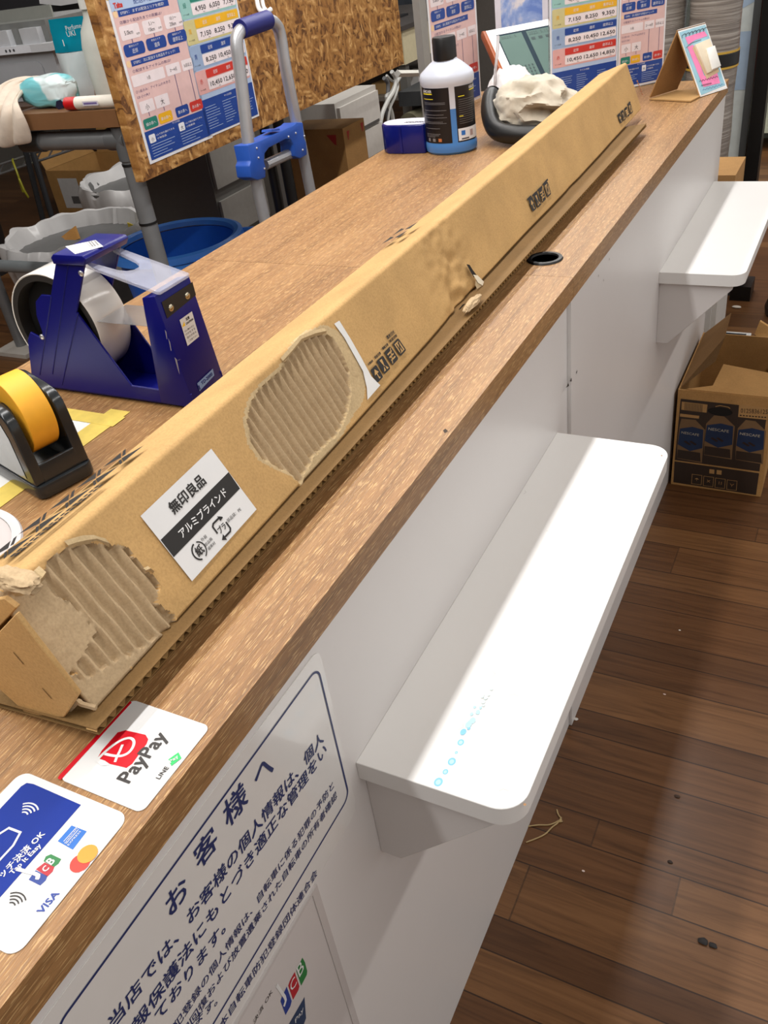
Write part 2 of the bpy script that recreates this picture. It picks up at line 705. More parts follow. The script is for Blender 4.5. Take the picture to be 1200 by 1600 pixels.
def rounded_shelf(y0, y1, x0, w, z1, t, r):
    pts = [(x0, y0)]
    for k in range(9):
        a = math.radians(-90 + 90 * k / 8)
        pts.append((w - r + r * math.cos(a), y0 + r + r * math.sin(a)))
    for k in range(9):
        a = math.radians(90 * k / 8)
        pts.append((w - r + r * math.cos(a), y1 - r + r * math.sin(a)))
    pts.append((x0, y1))
    return prism(B(), [(x, y, z1 - t) for x, y in pts], (0, 0, t))


def bracket_bm(y, x0, ztop, zbot):
    pts = [(x0, ztop), (x0, zbot), (x0 + 0.026, zbot), (x0 + 0.153, ztop - 0.010), (x0 + 0.153, ztop)]
    return prism(B(), [(x, y, z) for x, z in pts], (0, 0.018, 0))


def counter(y0, y1, xp, label, sy0, sy1, sw, sz, br):
    t = thing('service_counter', label, 'counter', (-DEP / 2, (y0 + y1) / 2, 0), 'counter units')
    obj('worktop', box(B(), -DEP, 0.0, y0, y1, 0.967, 1.0), WOOD, t, bevel=0.0016, seg=3)
    obj('front_panel', box(B(), xp - 0.022, xp, y0, y1 - (0.004 if y1 > 2 else 0), 0.0, 0.967), WHITE_PANEL, t, bevel=0.0008, seg=1)
    obj('side_panel', box(B(), -DEP + 0.02, xp - 0.022, y1 - 0.024, y1 - 0.004, 0.0, 0.967), WHITE_PANEL, t)
    obj('back_panel', box(B(), -DEP + 0.02, -DEP + 0.035, y0, y1 - 0.024, 0.0, 0.967), WHITE_PANEL, t)
    sh = obj('bag_shelf', rounded_shelf(sy0, sy1, xp, sw, sz, 0.026, 0.030), WHITE_LAM, t, bevel=0.0006, seg=1, ang=24)
    for yb in br:
        obj('bracket', bracket_bm(yb, xp, sz - 0.026, sz - 0.172), WHITE_PANEL, sh, bevel=0.0008, seg=1)
    return t, sh


near_unit, near_shelf = counter(-0.75, YJ - 0.0004, -0.010, 'near white counter unit with oak worktop and blue-stained bag shelf', 0.461, 1.153, 0.168, 0.764, (0.4708, 1.126))
far_unit, far_shelf = counter(YJ + 0.0004, 2.640, -0.004, 'far white counter unit with a round black cable hole in its oak worktop', 1.876, 2.563, 0.172, 0.7575, (1.886, 2.535))
# pale scuffs, chips and blue drips on the near shelf
S = Sheet((0.08, 0.8, 0.764), (1, 0, 0), (0, 1, 0), 0.00012)
BLU = mat((128, 200, 232), 0.3)
BLU2 = mat((178, 224, 240), 0.3)
BLU3 = mat((206, 222, 224), 0.3)
for (px, py, r) in ((685, 1222, 7), (696, 1206, 4.5), (706, 1190, 6.5), (713, 1176, 2.5), (720, 1160, 5.5)):
    x, y = S.px((px, py))
    S.disc(x, y, r * 0.00062, BLU, 0, 20, 1.25)
    S.disc(x, y - 0.0003, r * 0.00036, BLU2, 1, 20, 1.25)
for k in range(22):
    x, y = S.px((726 + k * 1.9 + random.uniform(-6, 6), 1148 - k * 3.4 + random.uniform(-6, 6)))
    S.disc(x, y, random.uniform(0.0016, 0.0040) * (1.0 - k / 34), (BLU if k < 5 else BLU2) if k < 13 else BLU3, 2 + 0.3 * k, 11, 1.4)
GREYM = mat((196, 196, 192), 0.4)
for px, py in ((690, 910), (810, 1088), (770, 1058), (880, 905), (770, 820), (862, 834), (905, 760), (795, 1236), (930, 800), (716, 1140), (818, 772)):
    x, y = S.px((px, py))
    a = random.uniform(0, 3.1)
    S2 = Sheet(S.o, S.u, S.v, 0.00012)
    S2.line([(x, y), (x + 0.006 * math.cos(a), y + 0.006 * math.sin(a)), (x + 0.010 * math.cos(a + 0.5), y + 0.009 * math.sin(a + 0.5))], 0.0005, GREYM, 0)
    S2.build('scuff_mark', near_shelf)
for px, py in ((1034, 712), (820, 1257), (1031, 714)):
    x, y = S.px((px, py))
    if px != 1031:
        S2 = Sheet(S.o, S.u, S.v, 0.00012)
        S2.disc(x, y, 0.0016, mat((150, 110, 70), 0.6), 0, 7)
        S2.build('chip', near_shelf)
S.build('blue_stain', near_shelf)
# black cable hole in the far worktop
gx, gy = -0.066, 1.279
gr = obj('cable_grommet', lathe(B(), [(0.0205, 0.0005), (0.0215, 0.0032), (0.0270, 0.0030), (0.0285, 0.0004)], (gx, gy, 1.0), 40), BLACK, far_unit)
obj('hole', lathe(B(), [(0.0, 0.0004), (0.0206, 0.0005)], (gx, gy, 1.0), 32), mat((4, 4, 4), 0.9, spec=0.05), gr)
# chips and screw dents in the panel near the joint, knocks in the worktop edge
for pts in (((890, 596), (893, 590), (893, 596)), ((884, 606), (888, 598), (889, 603)), ((900, 582), (902, 578), (901, 584))):
    S = Sheet((-0.0038, 1.25, 0.6), (0, 1, 0), (0, 0, 1), 0.0002)
    S.pxpoly(pts, mat((60, 54, 48), 0.7))
    S.build('chip', far_unit)
for px, py in ((935, 431), (952, 405), (943, 438)):
    S = Sheet((-0.0038, 1.25, 0.6), (0, 1, 0), (0, 0, 1), 0.0002)
    x, y = S.px((px, py))
    S.disc(x, y, 0.0022, mat((176, 170, 166), 0.6), 0, 9)
    S.build('screw_dent', far_unit)
S = Sheet((-0.05, 0.8, 1.0), (1, 0, 0), (0, 1, 0), 0.0003)
S.pxpoly(((692, 673), (696, 670), (700, 674), (695, 677)), mat((52, 38, 26), 0.7))
S.build('worktop_nick', near_unit)

# ================================================================== LONG CARDBOARD BOX
YN, YF = 0.267, 2.215
FLUTE = 0.0118


def FBp(y):
    return Vector((-0.0855 - 0.024 * (y - 0.268) - 0.006 * math.exp(-((y - 1.2) / 0.3) ** 2), y, 1.0225))


def FTp(y):
    return Vector((-0.1370 - 0.0175 * (y - 0.27), y, 1.1225 + 0.002 * math.sin(3 * y)))


def BTp(y):
    return FTp(y) + Vector((-0.061, 0, -0.021))


def BBp(y):
    return Vector((-0.192 - 0.010 * (y - 0.27), y, 1.0105))


def face_n(y):
    return Vector((0, 1, 0)).cross(FTp(y) - FBp(y)).normalized() * 1.0


if face_n(0.5).x < 0:
    _fn = face_n

    def face_n(y):
        return -_fn(y)


def face_yt(px, py):
    y = 0.6
    for k in range(8):
        p = onpl(px, py, FBp(y), face_n(y))
        y = min(2.4, max(0.15, p.y))
    a, b = FBp(y), FTp(y)
    return (y, (p - a).dot(b - a) / (b - a).length_squared)


def inside(poly, x, y):
    c = False
    n = len(poly)
    for k in range(n):
        x0, y0 = poly[k]
        x1, y1 = poly[(k + 1) % n]
        if (y0 > y) != (y1 > y) and x < (x1 - x0) * (y - y0) / (y1 - y0) + x0:
            c = not c
    return c


def crop(pts, ox, oy, s):
    return [face_yt(ox + a * s, oy + b * s) for a, b in pts]


# corrugation laid bare at the near end, the plain inner liner left beside it, and the second torn oval
T1 = crop([(275, 300), (300, 240), (355, 185), (430, 150), (520, 110), (600, 125), (700, 130), (800, 150), (870, 240), (940, 310), (995, 370), (990, 490), (1030, 540), (1085, 560), (1098, 635), (1040, 670), (940, 735), (860, 790), (700, 865), (530, 975), (470, 925), (440, 930), (510, 850), (560, 760), (622, 665), (520, 560), (430, 470), (330, 430)], 0, 820, 0.25)
T1L = crop([(-40, 420), (60, 420), (130, 415), (250, 330), (280, 300), (335, 430), (430, 472), (520, 560), (622, 665), (560, 760), (510, 850), (440, 935), (530, 970), (700, 860), (860, 785), (1000, 690), (1098, 635), (1010, 740), (900, 830), (760, 980), (640, 1160), (560, 1140)], 0, 820, 0.25)
T2 = crop([(75, 560), (100, 470), (150, 410), (230, 340), (280, 245), (350, 185), (420, 175), (470, 210), (500, 270), (530, 340), (540, 440), (520, 540), (480, 620), (400, 695), (370, 720), (340, 790), (310, 840), (270, 800), (210, 770), (140, 730), (95, 660)], 360, 460, 0.35)
T2L = crop([(55, 560), (85, 460), (140, 395), (215, 330), (250, 255), (330, 170), (420, 140), (480, 165), (530, 220), (590, 300), (606, 380), (600, 470), (540, 560), (470, 680), (400, 760), (318, 850), (255, 810), (200, 785), (125, 745), (75, 670)], 360, 460, 0.35)


def face_h(y, t):
    """inward offset of the face: torn outer liner, bare flutes and the crush by the split."""
    h = 0.0
    mi = 0
    jx = 0.0016 * noise.noise(Vector((y * 260, t * 26, 0)))
    jt = 0.016 * noise.noise(Vector((y * 240, t * 24, 9)))
    yy, tt = y + jx, t + jt
    if y < 0.95:
        if inside(T1, yy, tt) or inside(T2, yy, tt):
            mi = 1
            wob = 0.0016 * noise.noise(Vector((t * 5, y * 6, 3)))
            h = 0.0034 + 0.0030 * math.cos(2 * math.pi * (y + wob + 0.004 * t) / FLUTE)
        elif inside(T1L, yy, tt):
            mi = 1
            h = 0.0012 + 0.0004 * noise.noise(Vector((y * 130, t * 18, 5)))
        elif inside(T2L, yy, tt):
            mi = 2
            h = 0.0003 * noise.noise(Vector((y * 150, t * 18, 7)))
    # crumple around the split in the middle
    g = math.exp(-((y - 1.055) / 0.055) ** 2)
    h += g * (0.010 * (1 - t) ** 1.2 * (0.6 + 0.8 * noise.noise(Vector((y * 42, t * 5, 2)))) + 0.003 * noise.noise(Vector((y * 55, t * 7, 1))))
    h += 0.0016 * noise.noise(Vector((y * 7, t * 1.5, 11))) * (1 if y > 0.9 else 0.35)
    g2 = math.exp(-((y - 1.60) / 0.03) ** 2)
    h += g2 * 0.002 * (1 - t)
    return h, mi


def build_lid(parent):
    ys = []
    y = YN
    while y < YF:
        ys.append(y)
        y += 0.0014 if y < 0.93 else (0.004 if y < 1.3 else 0.010)
    ys.append(YF)
    NT_ = 64
    verts, faces, mis = [], [], []
    hm = {}
    prof_n = NT_ + 1 + 8
    for iy, y in enumerate(ys):
        a, b = FBp(y), FTp(y)
        n = face_n(y)
        for it in range(NT_ + 1):
            t = it / NT_
            h, mi = face_h(y, t)
            edge = 0.0
            if t > 0.95:
                edge = ((t - 0.95) / 0.05) ** 2 * 0.0035
            verts.append(a.lerp(b, t) - n * (h + edge))
            hm[(iy, it)] = mi
        c, d = BTp(y), BBp(y)
        for k in range(1, 5):
            verts.append((b - n * 0.0035).lerp(c, k / 4))
        for k in range(1, 5):
            verts.append(c.lerp(d, k / 4))
    for iy in range(len(ys) - 1):
        for j in range(prof_n - 1):
            p = iy * prof_n + j
            faces.append((p, p + prof_n, p + prof_n + 1, p + 1))
            if j < NT_:
                mis.append(max(hm[(iy, j)], hm[(iy, j + 1)]) if hm[(iy, j)] != 0 else 0)
            else:
                mis.append(0)
    me = bpy.data.meshes.new('lid')
    o0 = root_of(parent)
    me.from_pydata([tuple(v - o0) for v in verts], [], faces)
    me.polygons.foreach_set('material_index', mis)
    for m in (KRAFT, KRAFT_IN, KRAFT_TORN):
        me.materials.append(m)
    finish(me, True, 50)
    o = bpy.data.objects.new('lid', me)
    COL.objects.link(o)
    o.parent = parent
    o['_o'] = tuple(o0)
    md = o.modifiers.new('thickness', 'SOLIDIFY')
    md.thickness = 0.0042
    md.offset = -1 if True else 1
    return o


long_box = thing('cardboard_box', 'long kraft cardboard box with torn patches and white product label lying along the counter edge', 'box', (-0.14, 1.24, 1.0))
lid = build_lid(long_box)
me = lid.data
me.update()
if me.polygons[10].normal.x < 0:
    me.flip_normals()


def corrugated(name, p00, du, dv, thick, edge_along, parent, m=KRAFT, mi_m=KRAFT_IN, per=0.0095, nw=None, wave_depth=0.012):
    """Corrugated board: p00 corner, du along the visible edge, dv away from it; two liners and a waved medium."""
    du, dv = Vector(du), Vector(dv)
    n = du.cross(dv).normalized()
    if n.z < 0:
        n = -n
    bm = B()
    lt = 0.0007
    for z0 in (0.0, thick - lt):
        prism(bm, [Vector(p00) + n * z0, Vector(p00) + du + n * z0, Vector(p00) + du + dv + n * z0, Vector(p00) + dv + n * z0], n * lt, 0)
    L = du.length
    N = int(L / per * 8)
    e = du.normalized()
    f = dv.normalized()
    prev = None
    for k in range(N + 1):
        s = L * k / N
        h = thick / 2 + (thick / 2 - lt) * math.sin(2 * math.pi * s / per)
        a = bm.verts.new(Vector(p00) + e * s + n * h + f * 0.0004)
        b = bm.verts.new(Vector(p00) + e * s + n * h + f * wave_depth)
        if prev:
            bm.faces.new((prev[0], a, b, prev[1])).material_index = 1
        prev = (a, b)
    return obj(name, bm, [m, mi_m], parent, smooth=False)


# bottom flap, sticking out under the lid, its corrugated edge towards the customer side
p0 = Vector((-0.0705, 0.252, 1.0165))
p1 = Vector((-0.0860, 2.065, 1.0165))
KRAFT_FLAP_SHADED = kraft((122, 94, 56), 'kraft_flap_shaded')  # inner side of the board, colour darkened to carry the lid's shade
corrugated('bottom_flap', p0, p1 - p0, Vector((-0.125, 0.0, -0.0155)), 0.0060, True, long_box, KRAFT_FLAP_SHADED, KRAFT, 0.0105)
# end flaps at the near end
def pxplane_panel(name, pts, y, depth, m, parent, tilt=0.0):
    P = [ony(px, py, y) for px, py in pts]
    return obj(name, prism(B(), P, (0, depth, 0)), m, parent, bevel=0.0006, seg=1)


pxplane_panel('end_flap', [(100, 1121), (43, 1117), (-6, 1072), (-40, 1000), (-6, 992), (24, 960), (66, 1014), (122, 1086)], 0.2540, 0.004, KRAFT, long_box)
for a, b in (((21, 1019), (37, 1038)), ((66, 1075), (81, 1092))):
    S = Sheet((-0.11, 0.2537, 1.05), (1, 0, 0), (0, 0, 1), 0.0002)
    S.line([S.px(a), S.px(b)], 0.0010, mat((110, 78, 42), 0.8))
    S.build('perforation', long_box)
pxplane_panel('inner_flap', [(-40, 945), (6, 935), (26, 950), (-6, 985), (-40, 992)], 0.2640, 0.004, KRAFT, long_box)
bm = B()
tube(bm, smooth_path([ony(100, 1118, 0.262), ony(112, 1106, 0.262), ony(122, 1096, 0.263), ony(128, 1100, 0.262), ony(150, 1106, 0.264)], 5), 0.0022, 6)
obj('crumpled_edge', bm, KRAFT_IN, long_box)
# torn curls of paper at the near top corner and round the tears


def curl(pts, w, m, lift=0.004, seed=0):
    bm = B()
    prev = None
    for k, (px, py) in enumerate(pts):
        y, t = face_yt(px, py)
        n = face_n(y)
        c = FBp(y).lerp(FTp(y), t)
        nz = noise.noise(Vector((k * 0.9, seed, 0)))
        row = [bm.verts.new(c + n * 0.0006 + Vector((0, 0, -w * 0.5))), bm.verts.new(c + n * (lift * (0.7 + nz))), bm.verts.new(c + n * (lift * (0.3 + 0.5 * nz)) + Vector((-0.2 * w, 0, w * (0.6 + 0.3 * nz))))]
        if prev:
            for j in range(2):
                bm.faces.new((prev[j], row[j], row[j + 1], prev[j + 1]))
        prev = row
    return bm


obj('torn_edge', curl([(18, 925), (32, 923), (45, 918), (58, 905), (66, 896)], 0.010, KRAFT_TORN, 0.008, 1), KRAFT_TORN, long_box)
obj('torn_edge', curl([(104, 853), (118, 848), (133, 845), (150, 842), (160, 846), (168, 850)], 0.007, KRAFT_TORN, 0.003, 2), KRAFT_TORN, long_box)
obj('torn_edge', curl([(440, 565), (455, 548), (470, 530), (490, 522), (508, 518)], 0.006, KRAFT_TORN, 0.003, 4), KRAFT_TORN, long_box)
obj('torn_edge', curl([(225, 892), (232, 889), (238, 893)], 0.004, KRAFT_TORN, 0.004, 5), KRAFT_TORN, long_box)
bm = blob(ony(22, 905, 0.272), (0.022, 0.010, 0.006), 0.35, 1.3, 14, 4)
obj('crumpled_edge', bm, KRAFT_IN, long_box)
# split in the middle: dark gap, pale curled flap, ragged crumple below
S = Sheet(FBp(1.05) + face_n(1.05) * 0.0012, (0, 1, 0), FTp(1.05) - FBp(1.05), 0.0008)
DARK = mat((26, 18, 10), 0.9)
S.pxpoly([(728, 413), (733, 414), (738, 422), (744, 430), (740, 434), (735, 426)], DARK, 0)
S2 = Sheet(S.o, S.u, S.v, 0.0008)
S2.pxpoly([(716, 484), (722, 476), (731, 473), (730, 478), (722, 485)], DARK, 0)
S2.build('split', long_box)
S.pxpoly([(737, 430), (744, 431), (754, 441), (752, 447), (745, 443)], mat((226, 214, 190), 0.7), 2)
S.pxpoly([(742, 436), (752, 447), (744, 452), (741, 446)], mat((182, 160, 124), 0.8), 1)
S.build('split', long_box)
bm = blob(onz(738, 474, 1.0295), (0.006, 0.030, 0.0055), 0.30, 1.5, 3, 4)
obj('crumpled_edge', bm, KRAFT_IN, long_box)
bm = blob(onz(922, 247, 1.028), (0.004, 0.010, 0.005), 0.4, 2.0, 8, 3)
obj('crumpled_edge', bm, KRAFT, long_box)

# white product label
YL = 0.45
S = Sheet(FBp(YL) + face_n(YL) * 0.0010, FBp(0.55) - FBp(0.35), FTp(YL) - FBp(YL), 0.0002)
ox, oy, sc = 200, 680, 0.18333


def lp(a, b):
    return (ox + a * sc, oy + b * sc)


INK = mat((36, 34, 33), 0.6)
S.pxpoly([lp(105, 690), lp(545, 1245), lp(1095, 632), lp(708, 115)], mat((226, 226, 226), 0.55, var=0.02), 0)
S.pxpoly([lp(276, 893), lp(388, 1040), lp(952, 455), lp(855, 315)], INK, 1)
S.pxtext('無印良品', lp(395, 680), lp(668, 410), INK, 0.95, 2, 0.025)
S.pxtext('アルミブラインド', lp(462, 880), lp(848, 505), mat((236, 236, 236), 0.5), 1.0, 2, 0.012)
S.pxtext('部品袋：PE', lp(852, 748), lp(965, 640), INK, 0.9, 2)
S.pxtext('外装', lp(630, 912), lp(675, 870), INK, 0.9, 2)
S.pxtext('部品箱', lp(662, 952), lp(720, 890), INK, 0.9, 2)
S.pxtext('緩衝材', lp(688, 985), lp(746, 925), INK, 0.9, 2)
c = Vector(S.px(lp(605, 985)))
S.arc(c.x, c.y, 0.0078, 95, 250, 0.0015, INK, 2)
S.arc(c.x, c.y, 0.0078, -75, 70, 0.0012, INK, 2)
S.text('紙', c.x - 0.0042, c.y - 0.0042, 0.0088, INK, 2, bold=0.02)
c = Vector(S.px(lp(795, 790)))
q = [(c.x + a, c.y + b) for a, b in ((-0.0075, -0.001), (-0.0075, 0.0065), (-0.005, 0.0082), (0.005, 0.0082), (0.0075, 0.006))]
S.line(q, 0.0018, INK, 2)
q = [(c.x + a, c.y + b) for a, b in ((0.0078, 0.001), (0.0078, -0.0062), (0.0055, -0.0082), (-0.003, -0.0082))]
S.line(q, 0.0018, INK, 2)
S.poly([(c.x - 0.003, c.y - 0.0115), (c.x - 0.003, c.y - 0.005), (c.x - 0.0078, c.y - 0.0082)], INK, 2)
S.poly([(c.x + 0.0035, c.y + 0.0105), (c.x + 0.0035, c.y + 0.0050), (c.x + 0.0082, c.y + 0.0060)], INK, 2)
S.text('プラ', c.x - 0.0052, c.y - 0.0034, 0.0064, INK, 2, w=0.0104, bold=0.015)
S.build('product_label', long_box)['label'] = 'white label with black band and Japanese writing'
# rest of a white sheet beside the oval tear, and the handling marks
YL = 0.70
S = Sheet(FBp(YL) + face_n(YL) * 0.0012, FBp(0.85) - FBp(0.6), FTp(YL) - FBp(YL), 0.0002)


def kp(a, b):
    return (540 + a * 0.1, 500 + b * 0.1)


S.pxpoly([(522, 506), (530, 501), (548, 530), (565, 560), (580, 588), (594, 602), (574, 625), (573, 606), (567, 580), (552, 553), (538, 528)], mat((224, 224, 222), 0.6, var=0.03), 0)


def icon(S, pts, k, m):
    """One handling mark: a dark rounded square with a light drawing."""
    P = [Vector(S.px(p)) for p in pts]          # lower left, lower right, upper right, upper left
    o = P[0]
    ux = P[1] - P[0]
    uy = P[3] - P[0]

    def f(a, b):
        return tuple(o + ux * a + uy * b)
    S.poly([f(a, b) for a, b in rrect2(0, 0, 1, 1, 0.14, 4)], INK, 1)
    wl = ux.length * 0.10
    if k == 0:
        S.poly([f(0.18, 0.50), f(0.5, 0.85), f(0.82, 0.50)], m, 2)
        S.line([f(0.5, 0.5), f(0.5, 0.16), f(0.66, 0.16)], wl, m, 2)
    elif k == 1:
        S.poly([f(0.15, 0.12), f(0.42, 0.40), f(0.42, 0.12)], m, 2)
        S.poly([f(0.85, 0.12), f(0.58, 0.40), f(0.58, 0.12)], m, 2)
        S.poly([f(0.34, 0.88), f(0.66, 0.88), f(0.58, 0.56), f(0.42, 0.56)], m, 2)
        S.line([f(0.5, 0.56), f(0.5, 0.40)], wl, m, 2)
    elif k == 2:
        for yy in (0.28, 0.5, 0.72):
            S.line([f(0.18, yy), f(0.82, yy)], wl, m, 2)
        S.line([f(0.12, 0.08), f(0.88, 0.92)], wl * 0.8, m, 2)
    else:
        S.poly([f(0.16, 0.12), f(0.84, 0.12), f(0.84, 0.88), f(0.16, 0.88)], m, 2)
        S.line([f(0.34, 0.2), f(0.34, 0.8)], wl, INK, 3)
        S.line([f(0.62, 0.2), f(0.62, 0.8)], wl, INK, 3)
        S.line([f(0.2, 0.14), f(0.8, 0.86)], wl * 0.9, INK, 3)


KM = KRAFT
icon(S, [kp(495, 985), kp(585, 890), kp(470, 700), kp(380, 790)], 0, KM)
icon(S, [kp(600, 850), kp(700, 755), kp(575, 550), kp(475, 645)], 1, KM)
icon(S, [kp(730, 710), kp(825, 605), kp(695, 415), kp(595, 510)], 2, KM)
icon(S, [kp(855, 570), kp(945, 470), kp(820, 285), kp(725, 380)], 3, KM)
S.pxtext('水濡厳禁', kp(355, 715), kp(430, 650), INK, 0.9, 1, 0.03)
S.pxtext('取扱注意', kp(462, 615), kp(552, 530), INK, 0.9, 1, 0.03)
S.pxtext('積載注意', kp(582, 475), kp(668, 395), INK, 0.9, 1, 0.03)
S.pxtext('直射日光', kp(655, 305), kp(770, 205), INK, 0.9, 1, 0.03)
S.pxtext('高温注意', kp(695, 360), kp(806, 255), INK, 0.7, 1, 0.02)
S.build('handling_marks', long_box)
for (yc, corners, caps) in ((1.40, [[(832, 331), (838, 326), (832, 307), (825, 312)], [(840, 325), (846, 319), (839, 300), (833, 306)], [(847, 317), (853, 311), (847, 291), (841, 298)], [(855, 309), (861, 303), (855, 283), (849, 289)]], ((823, 311, 829, 305), (831, 305, 838, 298), (839, 297, 846, 290), (847, 288, 855, 279))),
                            (1.95, [[(969, 193), (973, 190), (969, 177), (965, 181)], [(974, 189), (978, 186), (974, 172), (970, 176)], [(979, 184), (984, 180), (980, 167), (975, 171)], [(985, 179), (989, 175), (985, 161), (981, 165)]], ((964, 180, 968, 176), (969, 175, 973, 171), (975, 170, 979, 166), (980, 163, 984, 158)))):
    S = Sheet(FBp(yc) + face_n(yc) * 0.0016, FBp(yc + 0.1) - FBp(yc - 0.1), FTp(yc) - FBp(yc), 0.0002)
    for k, cc in enumerate(corners):
        icon(S, cc, k, KM)
    for x0, y0, x1, y1 in caps:
        S.pxpoly([(x0, y0), (x1, y1), (x1 + 1.2, y1 + 2.6), (x0 + 1.2, y0 + 2.6)], INK, 1)
    S.build('handling_marks', long_box)
S = Sheet(FBp(2.13) + face_n(2.13) * 0.0012, FBp(2.2) - FBp(2.0), FTp(2.13) - FBp(2.13), 0.0002)
for k in range(6):
    S.pxpoly([(994 + k * 1.5, 126 + k * 4), (996 + k * 1.5, 125 + k * 4), (997.2 + k * 1.5, 128 + k * 4), (995.2 + k * 1.5, 129 + k * 4)], mat((150, 96, 56), 0.7), 1)
S.build('printed_code', long_box)
# band of black triangles printed along the narrow top
YL = 0.42
S = Sheet(FTp(YL).lerp(BTp(YL), 0.5) + (BTp(YL) - FTp(YL)).cross(Vector((0, -1, 0))).normalized() * 0.0045, FTp(0.6) - FTp(0.4), BTp(YL) - FTp(YL), 0.0002)
if S.n.z < 0:
    S = Sheet(S.o, -S.u, S.v, 0.0002)
for y0, y1 in ((0.305, 0.470),):
    y = y0
    k = 0
    while y < y1:
        def g(yy, f):
            p = FTp(yy).lerp(BTp(yy), f) - S.o
            return (p.dot(S.u), p.dot(S.v))
        S.poly([g(y, .96), g(y + .026, .96), g(y + .014, .76)], INK, 0)
        S.poly([g(y + .029, .96), g(y + .033, .96), g(y + .019, .74), g(y + .017, .78)], INK, 0)
        S.poly([g(y + .003, .52), g(y + .031, .52), g(y + .012, .72)], INK, 0)
        S.poly([g(y - .002, .52), g(y + .001, .52), g(y + .010, .70), g(y + .008, .72)], INK, 0)
        if k < 3 and y1 < 1:
            for j in range(5):
                for q_ in (.30, .38):
                    S.poly([g(y + j * 0.0066, q_), g(y + j * 0.0066 + 0.0048, q_), g(y + j * 0.0066 + 0.0048, q_ + .055), g(y + j * 0.0066, q_ + .055)], INK, 0)
        y += 0.034
        k += 1
S.build('triangle_print', long_box)
S = Sheet(S.o + Vector((0, 0, 0.0006)), S.u, S.v, 0.0002)
for y in (1.02, 1.055):
    S.poly([g(y, .96), g(y + .030, .96), g(y + .016, .76)], INK, 0)
    S.poly([g(y + .003, .52), g(y + .033, .52), g(y + .012, .72)], INK, 0)
S.build('triangle_print', long_box)

# ================================================================== PAYMENT STICKERS AND NOTICES
WHITE = mat((218, 218, 217), 0.4, var=0.008, spec=0.3)
RED = mat((196, 10, 30), 0.45, spec=0.25)
DKTXT = mat((38, 34, 34), 0.45)
GREEN = mat((24, 186, 96), 0.4)
BLUEP = mat((14, 46, 138), 0.45, spec=0.2)
NOTICE = mat((28, 44, 96), 0.45)


def slab(name, x0, y0, x1, y1, r, z, t, m, parent):
    return obj(name, prism(B(), [(x, y, z) for x, y in rrect2(x0, y0, x1, y1, r, 6)], (0, 0, t)), m, parent, bevel=0.0002, seg=1)


t = thing('payment_sticker', 'white payment sticker with red edge and red rounded logo on the oak worktop', 'sticker', (-0.047, 0.258, 1.0), 'payment stickers')
slab('backing', -0.0855, 0.2180, -0.0075, 0.2985, 0.006, 1.0001, 0.0007, WHITE, t)
S = Sheet((-0.047, 0.258, 1.0008), (0, 1, 0), (-1, 0, 0), 0.0002)
S.pxpoly([(90, 1216), (95, 1219), (206, 1098), (203, 1095), (197, 1100), (94, 1210)], RED, 0)
P = [Vector(S.px(p)) for p in ((188, 1200), (203, 1197), (231, 1161), (226, 1152), (200, 1140), (184, 1141), (152, 1180), (157, 1186))]


def q2(a, b):
    o = Vector(S.px((196, 1171)))
    return (o.x + a, o.y + b)


def cc(a, b):
    return S.px((a * 0.35, 1080 + b * 0.35))


S.poly([cc(435, 300), cc(455, 265), cc(525, 185), cc(560, 175), cc(650, 195), cc(662, 215), cc(655, 235), cc(590, 325), cc(565, 343), cc(490, 325), cc(468, 310)], RED, 0)
S.line([cc(a.x, a.y) for a in smooth_path([(432, 310, 0), (470, 272, 0), (512, 238, 0), (552, 216, 0), (582, 211, 0), (598, 224, 0), (594, 250, 0), (574, 276, 0), (542, 290, 0), (505, 289, 0), (468, 281, 0)], 5)], 0.0022, WHITE, 1)
S.line([cc(548, 240), cc(536, 268), cc(522, 296), cc(514, 318)], 0.0020, WHITE, 1.3)
S.poly([cc(425, 312), cc(436, 300), cc(468, 312), cc(490, 330), cc(455, 335)], WHITE, 0.8)
S.pxtext('PayPay', (0 + 595 * 0.35, 1080 + 420 * 0.35), (0 + 770 * 0.35, 1080 + 205 * 0.35), DKTXT, 1.0, 1, 0.018)
S.pxtext('LINE', (0 + 712 * 0.35, 1080 + 395 * 0.35), (0 + 755 * 0.35, 1080 + 343 * 0.35), DKTXT, 0.9, 1, 0.02)
S.poly([cc(752, 306), cc(797, 274), cc(811, 300), cc(766, 335)], GREEN, 1)
S.pxtext('Pay', (0 + 766 * 0.35, 1080 + 326 * 0.35), (0 + 802 * 0.35, 1080 + 298 * 0.35), WHITE, 0.75, 2, 0.02)
S.build('printed_logo', t)

t = thing('payment_sticker', 'white and blue payment sticker with card logos at the bottom left of the photo', 'sticker', (-0.06, 0.16, 1.0), 'payment stickers')
slab('backing', -0.1180, 0.1085, -0.0140, 0.2135, 0.009, 1.0001, 0.0007, WHITE, t)
S = Sheet((-0.06, 0.16, 1.0008), (0, 1, 0), (-1, 0, 0), 0.0002)


def ct(s, a, b, c, m, hs=1.0, lay=1, bold=0.0):
    S.pxtext(s, (a[0] * 0.35, 1080 + a[1] * 0.35), (b[0] * 0.35, 1080 + b[1] * 0.35), m, hs, lay, bold)


